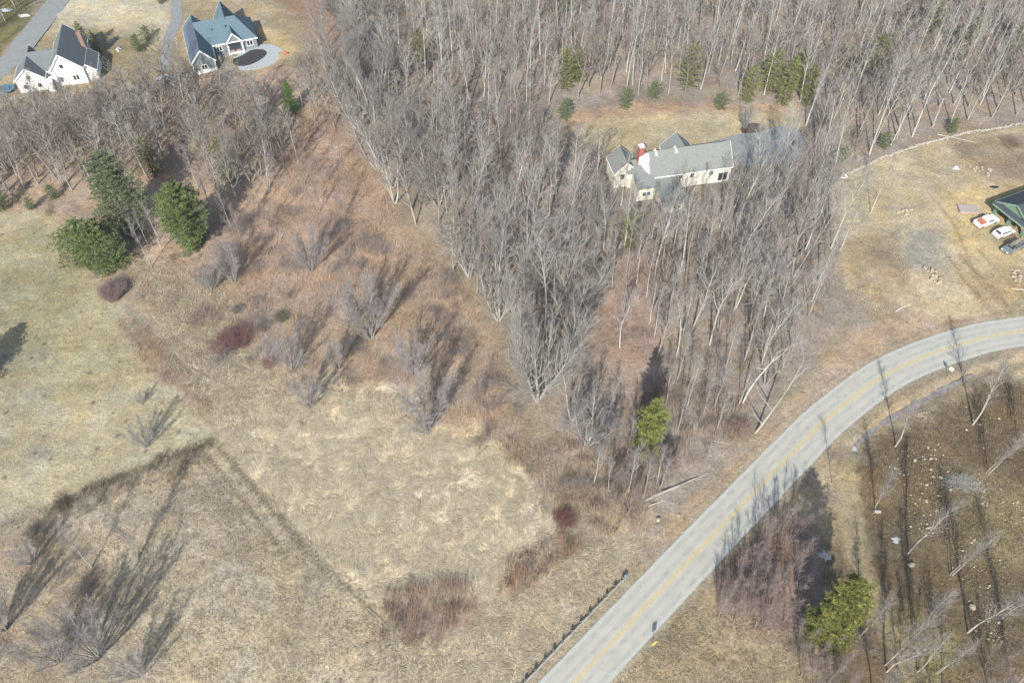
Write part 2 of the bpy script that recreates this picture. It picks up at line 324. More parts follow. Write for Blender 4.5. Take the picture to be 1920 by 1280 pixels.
# ================================================================ TREES
LIB = {}
def frust(S, n):
    """S rows: p0(3) p1(3) r0 r1 col(3) -> verts, quads, colours"""
    p0 = S[:, 0:3]; p1 = S[:, 3:6]; d = p1 - p0; L = np.linalg.norm(d, axis=1, keepdims=True) + 1e-9; d = d / L
    ref = np.where(np.abs(d[:, 2:3]) > .9, np.array([[1., 0, 0]]), np.array([[0, 0, 1.]]))
    u = np.cross(d, ref); u /= np.linalg.norm(u, axis=1, keepdims=True) + 1e-9; v = np.cross(d, u)
    V = []
    for (p, r) in ((p0, S[:, 6:7]), (p1, S[:, 7:8])):
        for k in range(n):
            a = 2 * math.pi * k / n; V.append(p + (u * math.cos(a) + v * math.sin(a)) * r)
    V = np.stack(V, 1); m = len(S); base = (np.arange(m) * 2 * n)[:, None, None]
    q = np.array([[k, (k + 1) % n, (k + 1) % n + n, k + n] for k in range(n)])[None]
    return V.reshape(-1, 3), (base + q).reshape(-1, 4), np.repeat(S[:, 8:11], 2 * n, 0)
def rot_about(d, ang, az):
    d = d / np.linalg.norm(d); ref = np.array([1., 0, 0]) if abs(d[2]) > .9 else np.array([0, 0, 1.])
    u = np.cross(d, ref); u /= np.linalg.norm(u); v = np.cross(d, u)
    return d * math.cos(ang) + (u * math.cos(az) + v * math.sin(az)) * math.sin(ang)
def grow(r_, p, d, L, r, nseg, up, wob, out, lev, col, tip=.35):
    pts = [p]; dd = d / np.linalg.norm(d)
    for k in range(nseg):
        dd = dd + np.array([r_.gauss(0, wob), r_.gauss(0, wob), r_.gauss(0, wob) * .5 + up]); dd /= np.linalg.norm(dd)
        q = pts[-1] + dd * L / nseg; f0 = 1 - (1 - tip) * k / nseg; f1 = 1 - (1 - tip) * (k + 1) / nseg
        out[lev].append([*pts[-1], *q, r * f0, r * f1, *col]); pts.append(q)
    return pts, dd
def tree_segs(seed, H=16, r0=.17, t0=.35, n1=20, n2=6, n3=5, a1=.75, spread=.3, stems=1, lean=.05, bark=(.30, .28, .25), twig=(.25, .215, .205), tw=.02, up=.12, splay=.3, twl=1.0, br=.09):
    r_ = random.Random(seed); out = {0: [], 1: [], 2: [], 3: []}; bark = np.array(bark); twig = np.array(twig)
    for s in range(stems):
        az = 2 * math.pi * s / stems + r_.random(); sp = (splay * (.4 + r_.random() * .8)) if stems > 1 else r_.random() * lean
        Hs = H * (1 if s == 0 else .7 + .3 * r_.random()); d = np.array([math.sin(sp) * math.cos(az), math.sin(sp) * math.sin(az), math.cos(sp)])
        rr = r0 * (1 if stems == 1 else .6 * (.7 + .6 * r_.random())); ns = 8
        b0 = np.array([math.cos(az) * .12 * (stems > 1), math.sin(az) * .12 * (stems > 1), -.5])
        pts, _ = grow(r_, b0, d, Hs + .5, rr, ns, .055 if stems > 4 else .025, .045, out, 0, bark, .16)
        m1 = max(4, int(n1 / (1 if stems == 1 else stems ** .6)))
        for i in range(m1):
            t = t0 + (1 - t0) * ((i + r_.random()) / m1) ** .9; k = min(int(t * ns), ns - 1); f = t * ns - k
            p = pts[k] * (1 - f) + pts[k + 1] * f; pd = pts[k + 1] - pts[k]; rb = rr * (1 - .84 * t)
            hh = (t - t0) / (1 - t0 + 1e-6); L = H * spread * (1.15 - .75 * hh) * (.55 + .6 * r_.random()) * (.6 + .8 * min(1, hh * 3 + .3))
            d1 = rot_about(pd, a1 * (1.1 - .45 * hh) * (.75 + .5 * r_.random()), i * 2.4 + r_.random() * 1.2 + s)
            c1 = bark * .6 + twig * .4
            q1, _ = grow(r_, p, d1, L, min(rb * .66, br), 4, up, .09, out, 1, c1, .3)
            for j in range(n2):
                t2 = .2 + .8 * (j + r_.random()) / n2; k2 = min(int(t2 * 4), 3); f2 = t2 * 4 - k2; p2 = q1[k2] * (1 - f2) + q1[k2 + 1] * f2
                L2 = L * (.5 - .22 * t2) * (.6 + .7 * r_.random()) + .35
                d2 = rot_about(q1[k2 + 1] - q1[k2], .45 + .45 * r_.random(), r_.random() * 6.28)
                q2, _ = grow(r_, p2, d2, L2, tw * 1.7, 2, up, .12, out, 2, twig, .7)
                for h in range(n3):
                    t3 = .15 + .85 * r_.random(); k3 = min(int(t3 * 2), 1); f3 = t3 * 2 - k3; p3 = q2[k3] * (1 - f3) + q2[k3 + 1] * f3
                    d3 = rot_about(q2[k3 + 1] - q2[k3], .3 + .5 * r_.random(), r_.random() * 6.28); d3[2] += .15
                    d3 /= np.linalg.norm(d3); L3 = twl * (.5 + .8 * r_.random())
                    out[3].append([*p3, *(p3 + d3 * L3), tw, tw * .25, *twig])
    return {k: np.array(v) for k, v in out.items() if v}
barkm = mat('bark', attr='Col', rough=.9, spec=.15, island=.10)
def join_arr(parts):
    V = []; F = []; C = []; n = 0
    for v, f, c in parts: V.append(v); F.append(f + n); C.append(c); n += len(v)
    return np.concatenate(V), np.concatenate(F), np.concatenate(C)
def make_bare(key, **kw):
    S = tree_segs(**kw); LIB[key] = (np_mesh('trunk', *[(lambda a: a)(q) for q in frust(S[0], 7)[:2]], barkm, frust(S[0], 7)[2], True), None, S)
    v, f, c = join_arr([frust(S[1], 4), frust(S[2], 3), frust(S[3], 3)])
    LIB[key] = (LIB[key][0], np_mesh('crown', v, f, barkm, c, False), S)
GREY = (.265, .255, .235); PALE = (.37, .36, .33); BRN = (.17, .15, .13)
LAV = (.26, .25, .236); PINK = (.205, .165, .155)
protos = {
 'tall1': dict(seed=1, H=20, r0=.2, t0=.36, n1=18, n2=5, n3=3, spread=.25, bark=GREY, twig=LAV, tw=.018, br=.115),
 'tall2': dict(seed=2, H=22, r0=.2, t0=.44, n1=18, n2=5, n3=3, spread=.22, a1=.6, bark=PALE, twig=LAV, tw=.018, br=.115),
 'tall3': dict(seed=3, H=18, r0=.22, t0=.28, n1=19, n2=6, n3=3, spread=.32, a1=.7, bark=GREY, twig=(.215, .20, .188), tw=.018, br=.13, up=.17),
 'fork1': dict(seed=4, H=20, t0=.3, n1=26, n2=5, n3=3, spread=.25, stems=2, r0=.3, splay=.24, bark=(.25, .235, .21), twig=LAV, tw=.018, br=.12),
 'fork2': dict(seed=5, H=18, t0=.28, n1=28, n2=5, n3=3, spread=.24, stems=3, r0=.3, splay=.32, bark=PALE, twig=(.21, .198, .185), tw=.018, br=.12),
 'slim1': dict(seed=6, H=17, r0=.13, t0=.45, n1=14, n2=5, n3=3, spread=.16, a1=.55, bark=GREY, twig=LAV, tw=.015, br=.07),
 'slim2': dict(seed=7, H=15, r0=.11, t0=.4, n1=14, n2=5, n3=3, spread=.17, a1=.5, bark=PALE, twig=(.23, .215, .20), tw=.015, br=.07),
 'slim3': dict(seed=8, H=12, r0=.085, t0=.3, n1=15, n2=4, n3=3, spread=.18, a1=.5, bark=BRN, twig=PINK, tw=.013, br=.06),
 'big1': dict(seed=9, H=24, r0=.55, t0=.1, n1=90, n2=6, n3=4, spread=.24, stems=12, splay=.40, a1=.5, bark=(.25, .24, .22), twig=(.225, .215, .20), tw=.018, up=.16, br=.12),
 'big2': dict(seed=10, H=17, r0=.42, t0=.15, n1=50, n2=6, n3=4, spread=.28, stems=5, splay=.42, a1=.6, bark=(.27, .26, .235), twig=(.215, .205, .19), tw=.018, br=.13),
 'vase1': dict(seed=11, H=12.5, r0=.15, t0=.2, n1=56, n2=5, n3=5, spread=.21, stems=14, splay=.46, a1=.36, bark=(.25, .23, .215), twig=(.255, .235, .232), tw=.0125, twl=.9, br=.05, up=.16),
 'vase2': dict(seed=12, H=10.5, r0=.13, t0=.15, n1=46, n2=5, n3=5, spread=.21, stems=11, splay=.5, a1=.36, bark=(.26, .24, .225), twig=(.26, .242, .238), tw=.0125, twl=.8, br=.05, up=.16),
 'thick1': dict(seed=13, H=9, r0=.085, t0=.25, n1=22, n2=5, n3=4, spread=.17, stems=5, splay=.2, a1=.4, bark=BRN, twig=(.215, .17, .16), tw=.0115, twl=.8, up=.2, br=.04),
 'thick2': dict(seed=14, H=10.5, r0=.09, t0=.28, n1=20, n2=5, n3=4, spread=.16, stems=4, splay=.18, a1=.4, bark=(.21, .19, .17), twig=(.215, .185, .175), tw=.0115, twl=.8, up=.2, br=.04),
 'young1': dict(seed=15, H=14.5, r0=.14, t0=.34, n1=22, n2=5, n3=3, spread=.16, a1=.4, bark=(.31, .29, .26), twig=(.21, .195, .18), tw=.0125, up=.16, br=.05),
 'young2': dict(seed=16, H=13, r0=.15, t0=.3, n1=22, n2=5, n3=3, spread=.18, a1=.42, stems=2, splay=.15, bark=(.29, .275, .245), twig=(.21, .195, .18), tw=.0125, up=.16, br=.05),
 'oak1': dict(seed=17, H=19, r0=.26, t0=.3, n1=20, n2=6, n3=3, spread=.34, a1=.85, bark=(.215, .19, .165), twig=(.19, .165, .145), tw=.018, br=.14, up=.1),
 'oak2': dict(seed=18, H=16, r0=.19, t0=.22, n1=22, n2=5, n3=3, spread=.28, a1=.8, bark=(.20, .18, .155), twig=(.20, .175, .155), tw=.016, br=.11, up=.12, lean=.18),
}
for k, v in protos.items(): make_bare(k, **v)
lowp = {
 'f1': dict(seed=31, H=20, r0=.2, t0=.36, n1=13, n2=5, n3=2, spread=.26, bark=(.25, .24, .215), twig=(.235, .227, .212), tw=.026, twl=1.2, br=.12),
 'f2': dict(seed=32, H=21, r0=.19, t0=.45, n1=13, n2=5, n3=2, spread=.22, a1=.6, bark=(.33, .32, .29), twig=(.245, .238, .222), tw=.026, twl=1.2, br=.12),
 'f3': dict(seed=33, H=17, r0=.2, t0=.32, n1=14, n2=5, n3=2, spread=.3, bark=(.22, .205, .18), twig=(.20, .182, .163), tw=.026, twl=1.1, br=.12),
 'f4': dict(seed=34, H=19, r0=.15, t0=.48, n1=11, n2=4, n3=2, spread=.17, a1=.55, bark=(.38, .37, .33), twig=(.24, .232, .216), tw=.024, br=.07),
 'f5': dict(seed=35, H=10, r0=.08, t0=.25, n1=11, n2=4, n3=3, spread=.24, bark=BRN, twig=(.19, .16, .14), tw=.02, br=.05),
 'f6': dict(seed=36, H=18, r0=.24, t0=.3, n1=16, n2=5, n3=2, spread=.33, a1=.9, bark=(.20, .175, .15), twig=(.185, .16, .138), tw=.026, br=.14, lean=.12),
}
LOW = {k: tree_segs(**v) for k, v in lowp.items()}
NT = [0]
def bare(u, v, key, s=1.0, label='', group=None, name='bare_tree', cat='tree', xy=None, rz=None, tilt=(0, 0)):
    x, y = xy if xy is not None else at(u, v); t = LIB[key]
    e = empty(name, (x, y, H1(x, y)), rnd.random() * 6.28 if rz is None else rz, label=label, cat=cat, group=group)
    e.rotation_euler[0] = tilt[0] + rnd.gauss(0, .02); e.rotation_euler[1] = tilt[1] + rnd.gauss(0, .02)
    e.scale = (s * rnd.uniform(.93, 1.07),) * 2 + (s * rnd.uniform(.94, 1.06),)
    link(bpy.data.objects.new('trunk', t[0]), e); link(bpy.data.objects.new('crown', t[1]), e); NT[0] += 1
    return e
# ---- single trees that stand out -------------------------------
singles = [
 (1008, 750, 'big1', 1.0, 'largest bare tree, grey limbs fanning from its base at the wood tip'),
 (1073, 787, 'fork2', .72, 'grey forked bare tree just right of the largest many limbed tree'),
 (1103, 832, 'big2', .72, 'low spreading bare tree with pale crooked limbs left of the bright green pine'),
 (1162, 652, 'tall2', .75, 'lone slender pale trunk standing in the open patch above the pine shadow'),
 (1232, 668, 'tall1', .7, 'pale trunk with a kinked base beside the dark shadow of the bright green pine'),
 (935, 600, 'big2', 1.0, 'wide bare tree on the wood edge left above the largest tree'),
 (880, 520, 'big2', .95, 'wide crowned bare tree at the bend of the wood edge'),
 (995, 610, 'fork1', .9, 'forked bare tree directly behind the largest many limbed tree'),
 (1075, 640, 'fork2', .8, 'three stemmed bare tree between the largest tree and the open leaf litter patch'),
 (803, 806, 'vase1', 1.05, 'broad lavender grey multi stemmed tree alone above the pale matted grass'),
 (775, 702, 'vase2', 1.0, 'multi stemmed small tree just above the broad lavender one'),
 (694, 632, 'vase1', 1.1, 'tall grey many stemmed tree alone in the middle of the brown brush'),
 (583, 762, 'vase2', .8, 'thin upright many stemmed sapling at the edge of the pale matted grass'),
 (583, 506, 'vase1', .8, 'grey vase shaped tree alone in the upper brush strip'),
 (548, 692, 'vase2', .9, 'pinkish grey many stemmed tree right of the round wine red bush'),
 (440, 528, 'vase2', .95, 'low wide grey bare tree below the right hand dense pine'),
 (397, 545, 'vase2', .7, 'small mauve twiggy tree left of the low wide grey one'),
 (635, 690, 'vase2', .7, 'faint brown many stemmed sapling in the brush between two larger grey ones'),
 (276, 838, 'vase2', .62, 'lone grey sapling in the mown field near its lower boundary'),
 (173, 1063, 'young1', .72, 'slim leaning bare tree left of its forked neighbour in the lower left field'),
 (260, 1047, 'young2', .95, 'forked bare tree with a long brush like shadow in the lower left field'),
 (183, 1232, 'vase1', 1.0, 'many stemmed tree casting the widest shadow in the lower left field'),
 (110, 1238, 'vase2', .9, 'grey twiggy tree in the bottom left corner beside the many stemmed one'),
 (262, 1266, 'vase2', .7, 'faint grey sapling near the bottom edge right of the many stemmed tree'),
 (60, 1055, 'vase2', .55, 'small dark twiggy tree near the left edge of the lower field'),
 (10, 1180, 'vase1', .8, 'grey bare tree cut by the left edge of the lower field'),
 (740, 1205, 'slim3', .4, 'tiny bare sapling at the lower edge of the red brown brush patch'),
 (1395, 243, 'big2', .38, 'small round ornamental bare tree in a dark mulch ring behind the cream house'),
 (1823, 797, 'young1', 1.05, 'pale slim tree beside the ice filled ditch, second from the right edge'),
 (1678, 838, 'young1', .85, 'pale slim tree nearest the lower end of the ice filled ditch'),
 (1850, 888, 'young2', 1.0, 'pale slim tree on the stony slope right of the grey stone heap'),
 (1703, 1036, 'young1', .95, 'pale slim tree just above the first large white boulder'),
 (1783, 1077, 'young2', 1.05, 'pale slim tree with twin shadows in the middle of the stony slope'),
 (1815, 1185, 'young1', 1.1, 'pale slim tree below the second large grey boulder'),
 (1879, 1158, 'young1', 1.0, 'pale slim tree by the right edge low on the stony slope'),
 (1908, 828, 'young2', .95, 'pale slim tree cut by the right edge above the stony slope'),
 (1612, 1192, 'young2', .9, 'bare twiggy tree touching the right side of the big yellow green pine'),
 (1715, 1185, 'young2', 1.05, 'wide twiggy bare tree right of the grassy track'),
 (1660, 1246, 'young1', .95, 'long leaning bare tree low beside the grassy track'),
 (1755, 1262, 'young2', .85, 'bare tree near the bottom edge right of the grassy track'),
 (1640, 950, 'young2', .8, 'thin bare tree between the pine shadow and the stony slope'),
 (1560, 905, 'slim3', .75, 'thin sapling at the tip of the big pine shadow by the road'),
 (1893, 1290, 'young2', .9, 'bare tree rising from below the bottom right corner'),
 (1632, 400, 'slim2', .9, 'thin pale tree alone on the left side of the dirt yard'),
 (1575, 470, 'slim2', .95, 'pale tree leaning over the left border of the dirt yard'),
 (655, 560, 'slim3', .55, 'small brown sapling left of the tall grey many stemmed tree'),
 (498, 262, 'tall3', .7, 'bare tree left below the small bright green spruce'),
 (505, 355, 'fork2', .7, 'pale forked tree at the right border of the left wood'),
 (905, 760, 'slim3', .6, 'thin brown sapling left of the largest many limbed tree'),
 (830, 690, 'thick1', .7, 'brown twiggy sapling right of the multi stemmed pair'),
 (268, 758, 'vase2', .28, 'tiny grey bush alone in the middle of the mown field'),
]
for u, v, k, s, lb in singles: bare(u, v, k, s, lb)
# dead tree and leaning tree
def limb_tree(name, u, v, path, rs, col, label, twigs, seed):
    x, y = at(u, v); e = empty(name, (x, y, H1(x, y)), 0, label=label, cat='tree'); r_ = random.Random(seed)
    S = [[*path[i], *path[i + 1], rs[i], rs[i + 1], *col] for i in range(len(path) - 1)]
    v_, f_, c_ = frust(np.array(S, float), 8); link(bpy.data.objects.new('trunk', np_mesh('trunk', v_, f_, barkm, c_, True)), e)
    out = {1: [], 2: [], 3: []}
    for (i, d, L, r) in twigs:
        q, _ = grow(r_, np.array(path[i], float), np.array(d, float), L, r, 5, .05, .14, out, 1, np.array(col), .2)
        for j in range(7):
            k = r_.randrange(1, 5); q2, _ = grow(r_, q[k], rot_about(q[k + 1] - q[k], .7, r_.random() * 6), L * .35, r * .4, 2, .1, .12, out, 2, np.array(col) * .8, .3)
    v_, f_, c_ = join_arr([frust(np.array(out[1]), 5), frust(np.array(out[2]), 3)])
    link(bpy.data.objects.new('crown', np_mesh('crown', v_, f_, barkm, c_)), e)
limb_tree('dead_tree', 1393, 754, [(0, 0, -.4), (.3, .2, 3), (.9, .3, 6), (1.9, .5, 9), (2.6, .6, 11), (2.9, .8, 13)], [.14, .13, .11, .08, .05, .02], (.46, .44, .39),
          'bleached white dead tree with curved trunk and antler like limbs beside the road', [(4, (.9, .3, .6), 3.5, .06), (3, (-.9, .1, .2), 2.2, .045), (4, (-.1, .3, 1), 3, .05), (5, (.6, 0, .8), 2, .03)], 5)
limb_tree('leaning_tree', 1415, 812, [(0, 0, -.4), (1.1, .8, 1.6), (2.6, 2.2, 3.6), (4.2, 3.8, 5.4), (5.6, 5.2, 8.5), (6.6, 6.4, 12)], [.22, .18, .14, .11, .08, .04], (.26, .24, .21),
          'thick trunk leaning right from the lowest corner of the wood beside the road', [(3, (-.2, -.1, 1), 6, .12), (4, (.5, .3, .8), 4, .08), (5, (-.2, .3, 1), 4, .06), (2, (-.6, .3, 1), 6, .1), (1, (-.7, .2, 1), 5, .09)], 6)
# ---- trees of the woods: sampled on the ground inside photographed zones
def inpoly(poly, n, dmin, seed, extra=None):
    P = np.array(poly); r_ = np.random.default_rng(seed); out = []; cell = {}
    mn, mx = P.min(0), P.max(0); C = r_.random((n * 14, 2)) * (mx - mn) + mn
    C = C[sdist(C[:, 0], C[:, 1], poly) < 0]
    for q in C:
        k = (int(q[0] // dmin), int(q[1] // dmin)); ok = True
        for a in (-1, 0, 1):
            for b in (-1, 0, 1):
                for z in cell.get((k[0] + a, k[1] + b), ()):
                    if (z[0] - q[0]) ** 2 + (z[1] - q[1]) ** 2 < dmin ** 2: ok = False
        if ok:
            cell.setdefault(k, []).append(q); out.append(tuple(q))
            if len(out) >= n: break
    return out
HOUSE_C = W([(1145, 330), (1240, 300), (1480, 240), (1510, 250), (1505, 300), (1440, 330), (1300, 405), (1180, 400)])
AVOID = [HOUSE_C, W([(1150, 395), (1330, 395), (1320, 440), (1190, 440)]), W([(518, 205), (578, 205), (592, 275), (515, 275)])]
ORD = ['leftmost', 'second from left', 'third from left', 'fourth from left', 'fifth from left', 'sixth from left', 'seventh from left', 'rightmost']
ROWN = ['front', 'second', 'third', 'fourth', 'fifth', 'sixth', 'seventh', 'eighth']
KW = {'tall1': 'tall', 'tall2': 'tall pale', 'tall3': 'wide', 'oak1': 'broad brown', 'oak2': 'crooked brown', 'fork1': 'forked', 'fork2': 'three stemmed', 'slim1': 'slender', 'slim2': 'slender pale', 'slim3': 'thin brown', 'thick1': 'pinkish twiggy', 'thick2': 'grey twiggy', 'young1': 'slim', 'big2': 'broad'}
def grouped(pts, kinds, sr, place, gp):
    """rows of up to eight trees, nearest row first, each tree named by its place in its row"""
    pts = sorted(pts, key=lambda q: -float(px(q[0], q[1])[1])); rows = [pts[i:i + 8] for i in range(0, len(pts), 8)]
    for ri, row in enumerate(rows):
        row = sorted(row, key=lambda q: float(px(q[0], q[1])[0]))
        for k, q in enumerate(row):
            o_ = 'rightmost' if k == len(row) - 1 and k else ORD[k]; kd = rnd.choice(kinds)
            bare(0, 0, kd, rnd.uniform(*sr), '%s bare tree, %s in %s row %s' % (KW[kd], o_, ROWN[ri], place), gp, xy=q)
def clear(q): return all(sdist(np.array([q[0]]), np.array([q[1]]), p)[0] > .5 for p in AVOID)
groups = [   # polygon px, count, spacing, kinds, scale range, label, group, individual?
 ([(1095, 470), (1240, 440), (1250, 640), (1215, 650), (1175, 600), (1105, 600)], 16, 3.6, ['slim1', 'tall2', 'slim2'], (.75, .95), 'over the open leaf litter', 'slender trees over the open leaf litter below the cream house'),
 ([(1235, 420), (1400, 395), (1420, 560), (1400, 700), (1250, 690)], 34, 3.7, ['tall1', 'tall2', 'slim1', 'oak2', 'fork1', 'slim2'], (.7, .95), 'below the cream house', 'close stand below the cream house'),
 ([(1400, 350), (1540, 340), (1560, 480), (1520, 600), (1460, 730), (1405, 740), (1420, 560)], 34, 3.7, ['tall1', 'tall2', 'slim1', 'oak2', 'fork1', 'slim2'], (.7, 1.0), 'left of the dirt yard', 'stand between dirt yard and dead tree'),
 ([(840, 420), (1080, 400), (1150, 430), (1090, 480), (1090, 600), (960, 640), (900, 520)], 26, 5.0, ['tall3', 'fork1', 'big2', 'tall2', 'tall1'], (.8, 1.05), 'left of the cream house', 'thick wood left of the cream house'),
 ([(1140, 850), (1250, 840), (1275, 890), (1210, 950), (1180, 990), (1145, 960)], 20, 1.3, ['slim1', 'slim3', 'slim2', 'thick1'], (.55, .8), 'below the bright green pine', 'sapling clump below the bright green pine'),
 ([(1260, 690), (1400, 740), (1370, 790), (1275, 850), (1235, 800)], 12, 2.5, ['slim1', 'slim2', 'slim3'], (.6, .85), 'right of the bright pine', 'scattered thin trees right of the bright green pine'),
 ([(1335, 1115), (1430, 1005), (1480, 960), (1500, 985), (1495, 1060), (1500, 1150), (1440, 1195), (1350, 1185)], 30, 1.6, ['thick2', 'slim3', 'thick1', 'thick2', 'thick1', 'slim3'], (.55, .85), 'of the roadside thicket', 'roadside thicket'),
 ([(1470, 1190), (1560, 1215), (1620, 1260), (1600, 1330), (1500, 1300)], 8, 2.0, ['thick1', 'thick2'], (.6, .8), 'below the biggest pine', 'saplings below the big pine'),
 ([(1640, 1180), (1800, 1215), (1900, 1280), (1900, 1400), (1620, 1400)], 10, 2.6, ['thick2', 'young1'], (.7, .95), 'at the bottom right corner', 'bottom right thicket'),
 ([(585, 60), (610, 150), (665, 270), (725, 370), (800, 440), (850, 520), (900, 560), (880, 440), (800, 330), (720, 200), (670, 60)], 28, 4.6, ['tall3', 'fork2', 'oak1', 'big2', 'big2'], (.85, 1.1), 'along the brush strip border', 'left border of the wood'),
 ([(370, 330), (500, 330), (530, 430), (420, 470), (372, 420)], 12, 3.2, ['slim1', 'thick2', 'tall3', 'slim2'], (.6, .85), 'right of the dense pine', 'trees right of the dense pine'),
 ([(235, 455), (300, 430), (310, 490), (250, 520)], 6, 2.2, ['slim2', 'slim1', 'thick2'], (.55, .75), 'between the round and dense pines', 'trees between the round and dense pines'),
 ([(515, 250), (620, 240), (700, 360), (650, 420), (560, 400), (500, 330)], 16, 3.6, ['thick1', 'thick2', 'slim3'], (.55, .8), 'in the upper brush strip', 'saplings in the upper brush strip'),
 ([(0, 270), (120, 215), (300, 200), (300, 330), (190, 360), (60, 345), (0, 380)], 26, 3.4, ['thick2', 'oak2', 'tall3', 'fork2', 'slim1'], (.7, .95), 'below the white house', 'left wood below the white house'),
]
inds = [g_ for g_ in groups]
for gi, (poly, n, dm, kinds, sr, lb, gp) in enumerate(inds):
    grouped([q for q in inpoly(W(poly), n, dm, 100 + gi) if clear(q)], kinds, sr, lb, gp)
grouped([q for q in inpoly(W([(1040, 800), (1150, 780), (1160, 850), (1200, 900), (1150, 970), (1110, 900)]), 14, 2.4, 778)], ['slim1', 'slim3', 'thick2', 'slim2'], (.5, .8), 'left of the bright green pine', 'tangle left of the bright green pine')
grouped(inpoly(W([(1255, 425), (1400, 385), (1490, 318), (1520, 360), (1400, 440)]), 14, 3.4, 777), ['slim1', 'tall2', 'slim2', 'tall1'], (.75, .95), 'screening the cream house', 'trees screening the cream house')
# a few more individuals at the near border of the other woods, kept under 300 bare trees in all
more = [([(330, 230), (420, 180), (540, 180), (520, 300), (470, 330), (400, 380), (330, 300)], 'below the blue roofed house', 'left wood below the blue roofed house', ['tall3', 'thick2', 'slim1', 'fork2'], (.7, .95), 3.2, 26),
        ([(1560, 328), (1740, 264), (1910, 228), (1920, 205), (1740, 240), (1550, 300)], 'along the low stone wall', 'front row along the dirt yard', ['tall2', 'tall1', 'slim1'], (.85, 1.05), 2.6, 22)]
for gi, (poly, lb, gp, kinds, sr, dm, n) in enumerate(more):
    grouped([q for q in inpoly(W(poly), n, dm, 300 + gi) if clear(q)][:299 - NT[0]], kinds, sr, lb, gp)
print('bare trees as things', NT[0])
# the rest of the woods: one mass of trunks and branches
far = []
zones_far = [([(545, -70), (640, 60), (700, 180), (760, 260), (860, 400), (1070, 400), (1040, 330), (985, 270), (1035, 190), (1300, 182), (1500, 188), (1510, 250), (1560, 318), (1740, 250), (1920, 215), (2250, 160), (2250, -70)], 900, 3.5, ['f1', 'f2', 'f4', 'f4', 'f6', 'f2', 'f3', 'f5', 'f5'], (.65, 1.05)),
             ([(-60, 262), (120, 232), (250, 205), (290, 165), (370, 172), (400, 200), (560, 200), (600, 170), (630, 240), (560, 300), (500, 330), (420, 360), (330, 330), (200, 365), (80, 350), (-60, 390)], 400, 2.6, ['f3', 'f5', 'f1', 'f6', 'f5'], (.55, .85)),
             ([(780, 380), (1130, 330), (1230, 420), (1540, 330), (1560, 480), (1500, 640), (1400, 720), (1260, 640), (1100, 600), (960, 640)], 60, 5.0, ['f5', 'f6', 'f5', 'f4'], (.6, .9)),
             ([(-80, -80), (60, -80), (45, 10), (-60, 110)], 40, 3.5, ['f1', 'f3'], (.7, .9))]
V_, F_, C_ = [], [], []; nv = 0
sets = {k: [] for k in LOW}
for zi, (poly, n, dm, kinds, sr) in enumerate(zones_far):
    for q in inpoly(W(poly), n, dm, 500 + zi):
        if clear(q): sets[rnd.choice(kinds)].append((q[0], q[1], rnd.uniform(*sr), rnd.random() * 6.28, rnd.uniform(.82, 1.15), rnd.gauss(0, .03), rnd.gauss(0, .03)))
for k, L in sets.items():
    if not L: continue
    A = np.array(L); hz = hgt(A[:, 0], A[:, 1])
    for lev, ns in ((0, 5), (1, 3), (2, 3), (3, 3)):
        S = LOW[k][lev]; m = len(S); N = len(A); c, s = np.cos(A[:, 3]), np.sin(A[:, 3]); T = np.empty((N, m, 11))
        for o_ in (0, 3):
            x, y, z = S[:, o_], S[:, o_ + 1], S[:, o_ + 2]; sc_ = A[:, 2:3]
            T[:, :, o_] = A[:, 0:1] + sc_ * (c[:, None] * x - s[:, None] * y + A[:, 5:6] * z); T[:, :, o_ + 1] = A[:, 1:2] + sc_ * (s[:, None] * x + c[:, None] * y + A[:, 6:7] * z)
            T[:, :, o_ + 2] = hz[:, None] + sc_ * z
        T[:, :, 6:8] = S[None, :, 6:8]; T[:, :, 8:11] = S[None, :, 8:11] * A[:, 4][:, None, None]
        v, f, cc = frust(T.reshape(-1, 11), ns); V_.append(v); F_.append(f + nv); C_.append(cc); nv += len(v)
o = bpy.data.objects.new('woodland', np_mesh('woodland', np.concatenate(V_), np.concatenate(F_), barkm, np.concatenate(C_))); link(o)
tag(o, 'mass of bare grey trees filling the far woods beyond the houses and the clearing', 'woodland', kind='stuff')
